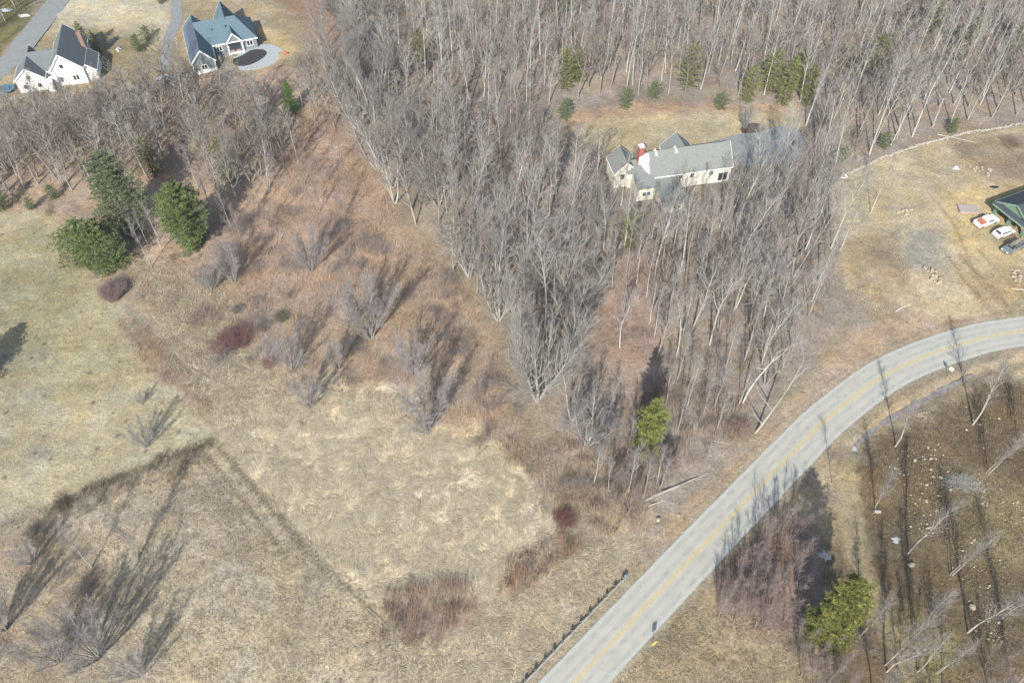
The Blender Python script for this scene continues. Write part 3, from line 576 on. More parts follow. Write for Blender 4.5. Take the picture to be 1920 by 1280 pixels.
# ---------------------------------------------------------------- conifers
needle = mat('needles', attr='Col', rough=.8, spec=.15)
def conifer_mesh(seed, H, Rr, shape='pine', base=(.055, .075, .022), tipc=(.12, .14, .04), nb=70, tufts=16, tsz=.42, lob=.35, t0=.12, WH=13):
    r_ = random.Random(seed); S = []; T = []
    pts = [np.array([0, 0, -.4])]
    for k in range(7): pts.append(pts[-1] + np.array([r_.gauss(0, .12), r_.gauss(0, .12), (H + .2) / 7]))
    for k in range(7): S.append([*pts[k], *pts[k + 1], .04 + .018 * H * (1 - k / 7), .04 + .018 * H * (1 - (k + 1) / 7), .12, .10, .085])
    lobes = [r_.uniform(1 - lob, 1 + lob) for _ in range(9)]; hl = [r_.uniform(1 - lob * .7, 1 + lob * .5) for _ in range(12)]
    for i in range(nb):
        t = t0 + (1 - t0) * (i + r_.random()) / nb; az = i * 2.39996 + r_.random() * .5
        if shape == 'cone': rad = Rr * (1 - (t - t0) / (1 - t0)) ** .85 + .15
        else: hh = (t - t0) / (1 - t0); rad = Rr * (max(.0, 1 - hh ** 2.2)) ** .6 * (.65 + .35 * math.sin(min(1, hh * 2.2) * 1.57))
        rad *= lobes[int(az / 6.283 * 9) % 9] * hl[int(t * 11.9)] * r_.uniform(.75, 1.08); t = t0 + (1 - t0) * (round((t - t0) / (1 - t0) * WH) / WH * .6 + (t - t0) / (1 - t0) * .4); t = min(t, .995); z = t * H; k = min(int(t * 7), 6)
        p = pts[k] + (pts[k + 1] - pts[k]) * (t * 7 - k); el = (.55 if shape != 'cone' else .1) * t - (.02 if shape != 'cone' else .2)
        d = np.array([math.cos(az) * math.cos(el), math.sin(az) * math.cos(el), math.sin(el) + .05]); e = p + d * rad
        S.append([*p, *e, .05, .015, .13, .11, .09]); n = max(4, int(tufts * (rad / Rr + .25)))
        for j in range(n):
            f = .25 + .75 * (j + r_.random()) / n; sd = np.cross(d, [0, 0, 1]) * r_.uniform(-1, 1) * rad * .26 * (1.25 - f * .6)
            q = p + d * rad * f + sd + np.array([0, 0, r_.gauss(.03, .09) - .10 * rad * (f - .4) ** 2])
            g = r_.random() ** 1.3; shade = r_.uniform(.75, 1.25); c = (np.array(base) * (1 - g) + np.array(tipc) * g) * shade
            for h in range(15):
                a = r_.random() * 6.28; e2 = r_.uniform(-.3, 1.1); L = tsz * .8 * r_.uniform(.5, 1.25)
                dd = np.array([math.cos(a) * math.cos(e2), math.sin(a) * math.cos(e2), math.sin(e2)]) + d * .5; dd /= np.linalg.norm(dd)
                w_ = np.cross(dd, [r_.gauss(0, 1), r_.gauss(0, 1), r_.gauss(0, 1)]); w_ = w_ / (np.linalg.norm(w_) + 1e-9) * L * .105
                T.append((q - w_, q + w_, q + dd * L, c))
    v, f, c = frust(np.array(S), 6); tr = np_mesh('trunk', v, f, barkm, c, True)
    V = np.array([x for t in T for x in t[:3]]); F = np.arange(len(V)).reshape(-1, 3); C = np.repeat(np.array([t[3] for t in T]), 3, 0)
    return tr, np_mesh('crown', V, F, needle, C), H
YG = dict(base=(.10, .115, .03), tipc=(.235, .24, .065)); MG = dict(base=(.07, .10, .04), tipc=(.20, .245, .09)); DG = dict(base=(.07, .10, .05), tipc=(.15, .19, .085)); OL = dict(base=(.10, .115, .045), tipc=(.20, .215, .08))
CON = {
 'round': conifer_mesh(1, 9.5, 6.8, **MG, nb=210, tufts=44, tsz=.46, t0=.04),
 'loose': conifer_mesh(2, 16, 6.4, base=(.085, .11, .06), tipc=(.18, .215, .11), nb=190, tufts=36, tsz=.45, lob=.45),
 'dense': conifer_mesh(3, 14.5, 4.3, **MG, nb=210, tufts=40, tsz=.42, t0=.05),
 'spruce': conifer_mesh(4, 9, 2.7, 'cone', base=(.05, .11, .03), tipc=(.13, .22, .06), nb=110, tufts=14, tsz=.35, t0=.04, lob=.15),
 'yellow': conifer_mesh(5, 17.5, 2.9, base=(.10, .12, .035), tipc=(.28, .30, .09), nb=190, tufts=32, tsz=.36, lob=.5, t0=.2, WH=14),
 'bigyel': conifer_mesh(6, 20, 3.35, base=(.085, .10, .03), tipc=(.27, .27, .08), nb=300, tufts=40, tsz=.38, lob=.4, t0=.08, WH=16),
 'small': conifer_mesh(7, 9.5, 2.6, **OL, nb=75, tufts=12, tsz=.4, lob=.3, t0=.05),
 'smalld': conifer_mesh(8, 5.5, 2.8, **DG, nb=50, tufts=12, tsz=.4, lob=.4, t0=.03),
}
cons = [
 (192, 496, 'round', 1.08, 'big round pine at the edge of the mown field', 'round_pine'), (245, 418, 'loose', 1.1, 'tall loose blue green pine above the big round pine', 'pine_tree'),
 (362, 462, 'dense', 1.12, 'dense bright green pine right of the round and loose ones', 'pine_tree'), (548, 212, 'spruce', 1.0, 'small bright green spruce right below the patio of the blue roofed house', 'spruce_tree'),
 (1194, 862, 'yellow', 1.0, 'bright yellow green pine alone at the lower border of the wood', 'pine_tree'), (1531, 1196, 'bigyel', 1.0, 'big yellow green pine with blue dark shadow reaching the road', 'pine_tree'),
 (-62, 735, 'dense', .8, 'pine cut off by the left edge whose shadow falls on the mown field', 'pine_tree'),
 (790, 130, 'small', 1.15, 'slim olive pine deep in the far wood, leftmost of the far evergreens', 'pine_tree'), (922, 108, 'small', .6, 'tiny olive pine in the far wood', 'pine_tree'),
 (1060, 168, 'small', 1.25, 'round olive pine above the left end of the clearing', 'pine_tree'), (1060, 222, 'smalld', 1.0, 'low dark evergreen at the left end of the clearing', 'evergreen_bush'),
 (1170, 202, 'smalld', 1.0, 'low evergreen at the upper edge of the clearing, left of its middle', 'evergreen_bush'), (1225, 185, 'smalld', .9, 'dull evergreen behind the upper edge of the clearing', 'evergreen_bush'),
 (1288, 165, 'small', 1.3, 'pointed olive pine behind the middle of the clearing', 'pine_tree'), (1350, 205, 'smalld', .9, 'low round evergreen right on the upper edge of the clearing', 'evergreen_bush'),
 (1400, 192, 'small', 1.1, 'dark pine left of the pair behind the right end of the clearing', 'pine_tree'), (1468, 195, 'small', 1.35, 'broad olive pine behind the right end of the clearing', 'pine_tree'),
 (1510, 195, 'small', 1.1, 'yellowish pine at the right end of the clearing', 'pine_tree'), (1632, 138, 'small', 1.2, 'evergreen deep in the wood right of the clearing', 'pine_tree'),
 (1606, 140, 'smalld', 1.0, 'low dark evergreen deep in the wood right of the clearing', 'evergreen_bush'), (1800, 112, 'small', 1.3, 'evergreen near the upper right corner', 'pine_tree'),
 (1182, 465, 'small', 1.1, 'dull green evergreen half hidden by trees below the cream house', 'pine_tree'), (430, 340, 'small', 1.25, 'dark evergreen hidden among bare trees right of the dense pine', 'pine_tree'),
 (290, 330, 'small', 1.1, 'dark evergreen just behind the loose blue green pine', 'pine_tree'), (100, 372, 'smalld', .7, 'low evergreen bush at the lower edge of the left wood', 'evergreen_bush'), (60, 392, 'smalld', .6, 'low olive bush at the top corner of the mown field', 'evergreen_bush'),
 (2, 392, 'smalld', 1.2, 'dark evergreen at the left edge above the mown field', 'evergreen_bush'), (1050, 25, 'small', 1.3, 'dark pine at the top edge near the middle', 'pine_tree'),
 (1085, 152, 'small', 1.0, 'dull pine right behind the round olive pine above the clearing', 'pine_tree'), (1438, 172, 'small', 1.3, 'dark pine between the two broad ones behind the right end of the clearing', 'pine_tree'),
 (1490, 168, 'small', 1.2, 'tall dull pine behind the yellowish pine of the clearing', 'pine_tree'), (1655, 128, 'small', 1.1, 'right hand evergreen of the three deep in the wood right of the clearing', 'pine_tree'), (1905, 95, 'small', 1.2, 'evergreen at the right edge near the top', 'pine_tree'),
 (1740, 60, 'small', 1.1, 'faint evergreen high in the wood of the upper right', 'pine_tree'), (1575, 305, 'smalld', .8, 'dark low evergreen at the left end of the pale stone line', 'evergreen_bush'), (1655, 278, 'smalld', .8, 'dark low evergreen under the trees midway along the pale stone line', 'evergreen_bush'),
 (1782, 248, 'smalld', .75, 'olive low evergreen at the right part of the pale stone line', 'evergreen_bush'), (262, 95, 'smalld', .9, 'olive garden evergreen between the two upper left houses', 'evergreen_bush'),
 (276, 75, 'smalld', .75, 'grey green garden evergreen nearest the curved driveway', 'evergreen_bush'), (303, 8, 'smalld', .5, 'clipped bush at the top end of the driveway', 'evergreen_bush'),
 (165, 98, 'small', .9, 'dark evergreen against the right side of the white house', 'pine_tree'), (185, 100, 'small', .7, 'second dark evergreen right of the white house', 'pine_tree')]
for u, v, k, s, lb, nm in cons:
    x, y = at(u, v); e = empty(nm, (x, y, H1(x, y)), rnd.random() * 6.28, label=lb, cat='bush' if 'bush' in nm else 'pine tree'); e.scale = (s, s, s)
    link(bpy.data.objects.new('trunk', CON[k][0]), e); link(bpy.data.objects.new('crown', CON[k][1]), e)
# ---------------------------------------------------------------- round bare bushes
def bush_mesh(seed, Rr, Hh, n, col, tw=.014):
    r_ = random.Random(seed); S = []; lob = [r_.uniform(.6, 1.2) for _ in range(8)]
    for i in range(n):
        az = r_.random() * 6.28; rr = Rr * r_.random() ** .62 * lob[int(az / 6.2832 * 8) % 8]; b = np.array([math.cos(az) * rr * .75, math.sin(az) * rr * .75, -.1])
        h = Hh * math.sqrt(max(.05, 1 - (rr / Rr / 1.1) ** 2)) * r_.uniform(.6, 1); c = np.array(col) * r_.uniform(.75, 1.25)
        m = b + np.array([math.cos(az) * rr * .12 + r_.gauss(0, .2), math.sin(az) * rr * .12 + r_.gauss(0, .2), h * .6]); t = m + np.array([math.cos(az) * rr * .2 + r_.gauss(0, .35), math.sin(az) * rr * .2 + r_.gauss(0, .35), h * .4])
        S.append([*b, *m, tw * 1.6, tw, *c]); S.append([*m, *t, tw, tw * .3, *c])
        for k in range(4):
            q = m + (t - m) * r_.random(); e = q + np.array([r_.gauss(0, .35), r_.gauss(0, .35), r_.uniform(0, .4)]); S.append([*q, *e, tw * .8, tw * .2, *c])
    v, f, c = frust(np.array(S), 3); return np_mesh('bush', v, f, barkm, c)
for i, (u, v, rr, h, n, col, lb) in enumerate([
    (440, 640, 4.4, 2.4, 3000, (.155, .09, .085), 'large round wine red bare bush in the brush field'), (506, 682, 1.5, 1.3, 500, (.17, .09, .075), 'small red bush right below the large wine red one'),
    (491, 618, 1.5, 1.6, 450, (.13, .115, .10), 'small grey brown bush touching the large wine red one'), (446, 582, 1.2, 1.2, 350, (.13, .125, .115), 'small dark grey bush above the large wine red one'),
    (528, 598, 1.9, 1.4, 600, (.12, .115, .075), 'low dark olive bush right above the wine red one'), (212, 552, 3.9, 3.2, 2600, (.185, .14, .135), 'wide mauve bush below the big round pine'),
    (1057, 975, 2.0, 1.6, 1000, (.14, .075, .065), 'dark red round bush at the right end of the pale matted grass'), (245, 440, 3.2, 2.5, 1200, (.17, .14, .135), 'dark twiggy bush in the shade between the round and dense pines'),
    (640, 430, 3.0, 2.4, 900, (.19, .155, .145), 'grey brown bush in the upper brush strip'), (430, 480, 3.4, 2.6, 1300, (.18, .145, .14), 'wide grey mauve bush below the dense pine'),
    (1895, 270, 3.5, 1.6, 700, (.15, .12, .09), 'brown scrubby bush in the upper right corner of the dirt yard'), (1385, 800, 2.2, 1.6, 500, (.19, .13, .11), 'reddish scrub at the foot of the wood left of the leaning trunk'),
    (65, 1000, 1.6, 1.6, 500, (.13, .115, .10), 'dark bush near the left edge below the mown field'), (120, 948, 1.5, 1.2, 500, (.11, .09, .065), 'dark brown bush at the corner of the mown field boundary')]):
    x, y = at(u, v); o = bpy.data.objects.new('bush', bush_mesh(40 + i, rr, h, int(n * .38), [q * 1.25 for q in col], .013)); link(o); o.location = (x, y, H1(x, y)); tag(o, lb, 'bush')
BM = [bush_mesh(70 + i, 2.6, h, 130, c, .012) for i, (h, c) in enumerate([(2.2, (.235, .205, .20)), (1.6, (.24, .19, .165)), (2.8, (.22, .20, .195)), (1.3, (.25, .205, .17))])]
KB = ['mauve grey', 'reddish brown', 'tall grey', 'low tan']
for place, gp, poly, n, dm, sr in [('of the brush strip', 'scrub in the brush strip', [(320, 470), (480, 400), (560, 330), (660, 380), (740, 470), (760, 620), (700, 740), (600, 700), (450, 700), (330, 600)], 44, 3.6, (.55, 1.15)),
                       ('below the left pines', 'scrub below the left pines', [(60, 380), (180, 370), (250, 470), (330, 520), (260, 560), (180, 520)], 10, 3.5, (.5, .9)),
                       ('along the wood edge', 'scrub along the wood edge', [(760, 400), (850, 520), (930, 650), (1000, 800), (1110, 860), (1150, 980), (1050, 940), (900, 850), (830, 640)], 30, 3.4, (.5, 1.0)),
                       ('in the lower left', 'scrub in the lower left', [(-20, 1010), (120, 960), (240, 1060), (180, 1180), (60, 1290), (-20, 1290)], 14, 3.0, (.4, .8)),
                       ('beside the grassy track', 'scrub beside the grassy track', [(1580, 1180), (1700, 1190), (1760, 1290), (1480, 1290), (1490, 1200)], 14, 2.0, (.5, .9))]:
    pts = sorted([q for q in inpoly(W(poly), n * 2, dm * .5, n + 900) if float(vnoise(q[0] / 5, q[1] / 5, 200)) > .5][:n], key=lambda q: -float(px(q[0], q[1])[1]))
    for ri in range(0, len(pts), 8):
        row = sorted(pts[ri:ri + 8], key=lambda q: float(px(q[0], q[1])[0]))
        for k, q in enumerate(row):
            kb = rnd.randrange(4); o = bpy.data.objects.new('bush', BM[kb]); link(o); sc_ = rnd.uniform(*sr); o.location = (q[0], q[1], H1(*q)); o.rotation_euler[2] = rnd.random() * 6; o.scale = (sc_ * rnd.uniform(.8, 1.6), sc_ * rnd.uniform(.7, 1.2), sc_ * rnd.uniform(.7, 1.1))
            tag(o, '%s scrubby bush, %s in %s row %s' % (KB[kb], 'rightmost' if k == len(row) - 1 and k else ORD[k], ROWN[ri // 8], place), 'bush', gp)
pts = sorted(inpoly(W([(0, 440), (90, 420), (190, 560), (330, 740), (390, 810), (200, 880), (0, 930)]), 40, 3.0, 1234), key=lambda q: -float(px(q[0], q[1])[1]))
for ri in range(0, len(pts), 8):
    row = sorted(pts[ri:ri + 8], key=lambda q: float(px(q[0], q[1])[0]))
    for k, q in enumerate(row):
        o = bpy.data.objects.new('grass_tuft', BM[rnd.choice((1, 3))]); link(o); sc_ = rnd.uniform(.1, .24); o.location = (q[0], q[1], H1(*q)); o.scale = (sc_, sc_, sc_ * 1.2); o.rotation_euler[2] = rnd.random() * 6
        tag(o, 'tiny dry tuft, %s in %s row of the mown field' % ('rightmost' if k == len(row) - 1 and k else ORD[k], ROWN[ri // 8]), 'grass tuft', 'tufts in the mown field')
# ================================================================ GRASS AND BRUSH (uncountable)
grassm = mat('dry_grass', attr='Col', rough=.9, spec=.1)
def blades(name, zones_, label, cat='grass'):
    Vs = []; Fs = []; Cs = []; n = 0
    for (poly, N, L, wd, lift, cols, flow, jit, clump) in zones_:
        wp = W(poly); P = np.array(wp); mn, mx = P.min(0), P.max(0); Q = np.empty((0, 2)); r_ = np.random.default_rng(len(name) + N)
        while len(Q) < N:
            C = r_.random((N * 2, 2)) * (mx - mn) + mn; d = sdist(C[:, 0], C[:, 1], wp) + (fbm(C[:, 0] / 3, C[:, 1] / 3, 5) - .5) * 5
            k = (d < 0) & (fbm(C[:, 0] / clump, C[:, 1] / clump, 77) + r_.random(len(C)) * .5 > .7) & (ldist(C[:, 0], C[:, 1], ROAD[::2]) > 4.3); Q = np.concatenate([Q, C[k]])
            if k.sum() < 3: break
        Q = Q[:N]; m = len(Q); x, y = Q[:, 0], Q[:, 1]
        ang = (fbm(x / flow, y / flow, 81, 2) * 4 * math.pi if flow else 0) + r_.normal(0, jit, m); ll = L * r_.uniform(.5, 1.3, m)
        dx, dy = np.cos(ang), np.sin(ang); z = hgt(x, y); up = lift * r_.uniform(.4, 1.3, m)
        sw = wd * r_.uniform(.5, 1.3, m)
        b = np.column_stack([x, y, z]); mid = np.column_stack([x + dx * ll * .45, y + dy * ll * .45, z + up]); tip = np.column_stack([x + dx * ll, y + dy * ll, z + up * (.75 if lift < .5 else 1.5)])
        sd_ = np.column_stack([-dy * sw, dx * sw, np.zeros(m)])
        V = np.stack([b - sd_, b + sd_, mid - sd_ * .8, mid + sd_ * .8, tip - sd_ * .15, tip + sd_ * .15], 1).reshape(-1, 3); bi = (np.arange(m) * 6)[:, None, None]
        F = (bi + np.array([[0, 1, 3, 2], [2, 3, 5, 4]])[None]).reshape(-1, 4)
        ci = r_.integers(0, len(cols), m); c = np.array([lin(*q) for q in cols])[ci] * r_.uniform(.8, 1.18, m)[:, None]
        Vs.append(V); Fs.append(F + n); Cs.append(np.repeat(c, 6, 0)); n += len(V)
    o = bpy.data.objects.new(name, np_mesh(name, np.concatenate(Vs), np.concatenate(Fs), grassm, np.concatenate(Cs))); link(o); tag(o, label, cat, kind='stuff')
PALEG = [(236, 218, 180), (226, 206, 168), (240, 226, 192), (210, 188, 150), (196, 172, 136)]
blades('matted_grass', [([(390, 815), (440, 765), (600, 720), (760, 740), (880, 830), (990, 900), (1050, 990), (1010, 1060), (920, 1110), (700, 1130), (560, 980)], 70000, 1.2, .03, .13, PALEG, 3.6, .35, 2.2),
                        ([(700, 1160), (860, 1200), (1060, 1050), (1180, 1000), (1240, 1010), (1060, 1230), (990, 1330), (760, 1330)], 12000, .9, .03, .14, PALEG[1:] + [(186, 166, 134)], 3, .6, 2),
                        ([(240, 480), (420, 520), (440, 640), (560, 700), (620, 780), (420, 810), (330, 720)], 15000, 1.0, .03, .2, PALEG[1:] + [(176, 146, 120)], 3, .6, 1.5)],
       'pale dry grass lying combed in swirls across the middle of the field')
blades('field_grass', [([(-100, 1010), (100, 938), (410, 815), (560, 980), (720, 1130), (860, 1350), (-100, 1350)], 38000, .5, .028, .16, [(214, 196, 160), (204, 184, 148), (180, 160, 128), (150, 132, 104)], 2.5, .9, 1.2),
                       ([(1180, 1200), (1320, 1130), (1480, 1200), (1560, 1350), (1050, 1350)], 10000, .5, .03, .16, [(212, 192, 150), (194, 172, 134), (156, 136, 104)], 2, .9, 1.0),
                       ([(1600, 860), (1850, 720), (1990, 700), (1990, 1300), (1700, 1300)], 12000, .5, .035, .2, [(170, 150, 108), (140, 120, 86), (110, 94, 66)], 2, .9, 1.2)],
       'rough tufted tan grass of the lower fields')
blades('brush', [([(560, 190), (640, 200), (760, 420), (900, 560), (960, 760), (1000, 830), (860, 830), (600, 700), (430, 640), (250, 560), (300, 470), (440, 470), (520, 300)], 38000, .6, .018, .55, [(186, 156, 128), (202, 172, 142), (160, 130, 106), (210, 186, 156)], 5, .8, 2.2),
                 ([(720, 1105), (860, 1085), (905, 1150), (840, 1205), (760, 1215), (715, 1170)], 4200, .35, .014, .9, [(184, 154, 130), (192, 156, 130), (160, 126, 106)], 8, .7, 1.5),
                 ([(220, 590), (300, 630), (395, 750), (400, 780), (330, 745), (240, 650)], 2200, .4, .016, .5, [(180, 146, 118), (166, 134, 108)], 4, .8, 1.5),
                 ([(940, 1050), (1060, 990), (1090, 1020), (1000, 1100), (930, 1120)], 1800, .4, .018, .7, [(170, 136, 110), (156, 122, 98)], 4, .8, 1.5),
                 ([(90, 985), (95, 935), (240, 880), (350, 840), (400, 825), (400, 860), (260, 930), (140, 965)], 2600, .5, .018, .6, [(130, 118, 92), (148, 132, 104), (100, 90, 70)], 3, .8, 1.5),
                 ([(1230, 700), (1400, 740), (1410, 810), (1250, 900), (1190, 1000), (1140, 940), (1130, 860)], 9000, .6, .02, .9, [(176, 154, 132), (190, 166, 142), (156, 134, 116)], 4, .8, 1.5),
                 ([(940, 830), (1110, 820), (1190, 960), (1150, 1010), (1050, 960), (990, 900)], 6000, .5, .02, .7, [(192, 168, 140), (178, 152, 126)], 4, .8, 1.5),
                 ([(1100, 480), (1560, 400), (1560, 560), (1480, 720), (1250, 690), (1110, 640)], 9000, .6, .02, .8, [(176, 152, 130), (162, 138, 118)], 4, .8, 1.5)],
       'reddish brown dead stems and brambles of the overgrown strip', 'brush')
# ================================================================ HOUSES
def shingle(name, col): 
    m = mat(name, col, .85, var=.12, scale=2.2, bump=.15, spec=.2)
    n = m.node_tree.nodes; l = m.node_tree.links; b = n['Principled BSDF']
    g = n.new('ShaderNodeNewGeometry'); w_ = n.new('ShaderNodeTexWave'); w_.bands_direction = 'Z'; w_.inputs['Scale'].default_value = 2.6; w_.inputs['Distortion'].default_value = 1.2
    l.new(g.outputs['Position'], w_.inputs[0]); r = n.new('ShaderNodeMapRange'); r.inputs['To Min'].default_value = .88; r.inputs['To Max'].default_value = 1.08; l.new(w_.outputs['Fac'], r.inputs['Value'])
    src = b.inputs['Base Color'].links[0].from_socket; x = n.new('ShaderNodeVectorMath'); x.operation = 'SCALE'; l.new(src, x.inputs[0]); l.new(r.outputs[0], x.inputs['Scale']); l.new(x.outputs[0], b.inputs['Base Color'])
    return m
white = mat('white_trim', (.72, .72, .70), .6); glass = mat('window_glass', (.03, .035, .04), .12, spec=.6)
class House:
    def __init__(s, name, org, rot, label, cat='house', z0=0):
        s.e = empty(name, (org[0], org[1], z0), R(rot), label=label, cat=cat); s.wall = MB(); s.roof = MB(); s.trim = MB()
    def gable(s, x0, x1, y0, y1, ze, zr, axis='x', oh=.35, oe=.3, th=.18, wall=True, ridge=None, trim=(1, 1)):
        """box with a gable roof; axis = direction of the ridge"""
        if axis == 'x': c = (y0 + y1) / 2 if ridge is None else ridge; f = lambda a, b, z: (a, b, z); a0, a1, b0, b1 = x0, x1, y0, y1
        else: c = (x0 + x1) / 2 if ridge is None else ridge; f = lambda a, b, z: (b, a, z); a0, a1, b0, b1 = y0, y1, x0, x1
        if wall:
            s.wall.add([f(a0, b0, 0), f(a0, b1, 0), f(a0, b1, ze), f(a0, c, zr - .02), f(a0, b0, ze), f(a1, b0, 0), f(a1, b1, 0), f(a1, b1, ze), f(a1, c, zr - .02), f(a1, b0, ze)],
                       [(0, 1, 2, 3, 4), (9, 8, 7, 6, 5), (0, 4, 9, 5), (1, 6, 7, 2)])
        for bb in (b0, b1):
            k = (zr - ze) / (abs(c - bb)); sg = 1 if bb > c else -1; be = bb + sg * oh; zz = ze - k * oh
            s.roof.slab([f(a0 - oe, c, zr + th), f(a1 + oe, c, zr + th), f(a1 + oe, be, zz + th), f(a0 - oe, be, zz + th)], th * .8)
            for a, on in ((a0 - oe, trim[0]), (a1 + oe, trim[1])):
                if on:
                    o_ = -.05 if a < a0 else .05
                    s.trim.slab([f(a, c, zr + th + .02), f(a + o_, c, zr + th + .02), f(a + o_, be, zz + th + .02), f(a, be, zz + th + .02)], .32)
            s.trim.slab([f(a0 - oe, be, zz + th + .01), f(a1 + oe, be, zz + th + .01), f(a1 + oe, be + sg * .06, zz + th + .01), f(a0 - oe, be + sg * .06, zz + th + .01)], .22)
    def shed(s, q, th=.15, walls=None):
        s.roof.slab(q, th)
    def window(s, x, y, z, wd, hg, face='y-', panes=1):
        """face: side the window looks to"""
        m = MB(); p = MB(); sg = -1 if face[1] == '-' else 1
        def bx(M, a0, a1, d0, d1, z0, z1):
            d0, d1 = sorted((d0 * sg, d1 * sg))
            if face[0] == 'y': M.box(x + a0, x + a1, y + d0, y + d1, z0, z1)
            else: M.box(x + d0, x + d1, y + a0, y + a1, z0, z1)
        t = .12
        bx(m, -wd / 2 - t, wd / 2 + t, -.02, .06, z - t, z); bx(m, -wd / 2 - t, wd / 2 + t, -.02, .06, z + hg, z + hg + t)
        bx(m, -wd / 2 - t, -wd / 2, -.02, .06, z, z + hg); bx(m, wd / 2, wd / 2 + t, -.02, .06, z, z + hg)
        for k in range(1, panes): bx(m, -wd / 2 + wd * k / panes - .06, -wd / 2 + wd * k / panes + .06, -.02, .05, z, z + hg)
        bx(p, -wd / 2, wd / 2, -.02, .02, z, z + hg)
        f = m.build('window', white, s.e); p.build('pane', glass, f)
    def done(s, wm, rm, tm=white):
        s.wall.build('wall', wm, s.e); s.roof.build('roof', rm, s.e)
        if s.trim.v: s.trim.build('trim', tm, s.e)
# --- blue roofed house
ROT = 21
B = House('house', (-84, 186), ROT, 'blue grey house with slate blue roofs and a pale patio in the upper left')
gw = mat('grey_siding', lin(146, 158, 162), .8, var=.05, scale=6); br = shingle('blue_roof', lin(108, 136, 146)); 
B.gable(1.5, 7.3, 1.2, 20.4, 3.2, 6.3, 'y')
B.wall.box(5, 19.2, 8.8, 19.6, 0, 3.2)
for q in ([(4.4, 8.4, 3.1), (19.6, 8.4, 3.1), (15.3, 14.2, 7.3), (4.4, 14.2, 7.3)], [(19.6, 8.4, 3.1), (19.6, 20, 3.1), (15.3, 14.2, 7.3)], [(19.6, 20, 3.1), (4.4, 20, 3.1), (4.4, 14.2, 7.3), (15.3, 14.2, 7.3)]): B.roof.slab(q, .15)
B.trim.box(7.5, 19.66, 8.32, 8.39, 2.85, 3.13)
B.gable(10.2, 15.2, 14, 23.5, 3.2, 7.1, 'y', trim=(0, 1))
B.gable(11.3, 15.5, 8.0, 13.5, 3.25, 5.7, 'y', oh=.3, oe=.25, wall=False, trim=(1, 0))
B.wall.add([(11.5, 8.05, 3.4), (15.3, 8.05, 3.4), (13.4, 8.05, 5.6), (11.5, 8.3, 3.4), (15.3, 8.3, 3.4), (13.4, 8.3, 5.6)], [(0, 1, 2), (5, 4, 3), (0, 3, 4, 1), (1, 4, 5, 2), (2, 5, 3, 0)])
MB().box(1.4, 7.4, .95, 1.19, 0, .9).box(7.1, 7.3, 1.0, 1.2, .9, 3.2).box(1.5, 1.7, 1.0, 1.2, .9, 3.2).build('porch_base', white, B.e)
B.window(9.2, 8.8, 1.1, 1.3, 1.2, panes=2); B.window(17.3, 8.8, 1.1, 1.5, 1.3, panes=2)
B.window(4.4, 1.2, 1.0, 1.4, 1.2, panes=2); B.window(7.3, 5.0, 1.1, 1.0, 1.1, 'x+'); B.window(19.2, 12.5, 1.1, 1.4, 1.2, 'x+', 2)
p = MB(); 
for x in (11.5, 15.3): p.box(x - .12, x + .12, 7.95, 8.19, 0, 3.3)
p.box(11.3, 15.5, 7.9, 8.2, 3.1, 3.32); p.box(11.3, 15.5, 7.6, 8.78, .0, .22); p.build('porch', white, B.e)
q = MB().box(12, 14.8, 8.72, 8.78, .3, 2.5); q.build('door', glass, B.e)
q = MB(); q.box(12.0, 12.9, 8.2, 8.65, .22, .8); q.box(13.6, 14.6, 8.2, 8.65, .22, .75); q.build('porch_bench', mat('cushion', lin(196, 166, 150), .9), B.e)
v = MB(); v.tube((6.5, 8.0, 5), (6.5, 8.0, 5.3), .12); v.tube((8.6, 11.5, 5.7), (8.6, 11.5, 6.2), .14); v.tube((12.2, 11.6, 5.9), (12.2, 11.6, 6.5), .16); v.tube((17.0, 16.2, 5.2), (17, 16.2, 6.0), .1); v.build('roof_vent', mat('vent', (.1, .1, .11), .6), B.e)
sp = MB()
for k in range(3): sp.slab([(2.0 + k * .75 + .05, 3 + .3, 0), (2.0 + k * .75 + .68, 3.3, 0), (2.0 + k * .75 + .68, 18.5, 0), (2.0 + k * .75 + .05, 18.5, 0)], .05)
sl = (6.3 - 3.2) / 2.9; sp.v = [(x, y, 3.2 + (x - 1.5) * sl + .28 + z) for x, y, z in sp.v]
sp.build('solar_panel', mat('panel', (.07, .08, .12), .5, spec=.25), B.e)
B.done(gw, br)
# patio, pool
patm = mat('patio_stone', lin(192, 198, 198), .85, var=.14, scale=1.2, bump=.1)
def blob(name, pxs, z0, z1, m, **k):
    ln = smooth_line(W(pxs) + [W(pxs)[0]], 6); return MB().prism(ln[:-1], z0, z1).build(name, m, **k)
blob('patio', [(405, 95), (420, 92), (440, 95), (478, 86), (505, 84), (525, 92), (532, 108), (520, 116), (500, 125), (470, 131), (440, 131), (418, 124)], -.3, .1, patm, kind='structure')
pool = blob('pool', [(438, 112), (455, 105), (468, 97), (480, 94), (495, 95), (500, 102), (490, 112), (470, 122), (450, 125), (438, 121)], .02, .22, mat('pool_cover', lin(74, 72, 72), .85, var=.25, scale=1.5, bump=.2), label='dark kidney shaped covered pool set in the pale patio', cat='pool')
x, y = at(538, 103); e = MB().box(-.5, .5, -.3, .3, 0, .5).box(-.3, .2, -.2, .2, .5, .8).build('toy_cart', mat('orange_red', lin(226, 110, 84), .5), label='small orange red cart at the right end of the patio', cat='cart'); e.location = (x, y, 0)
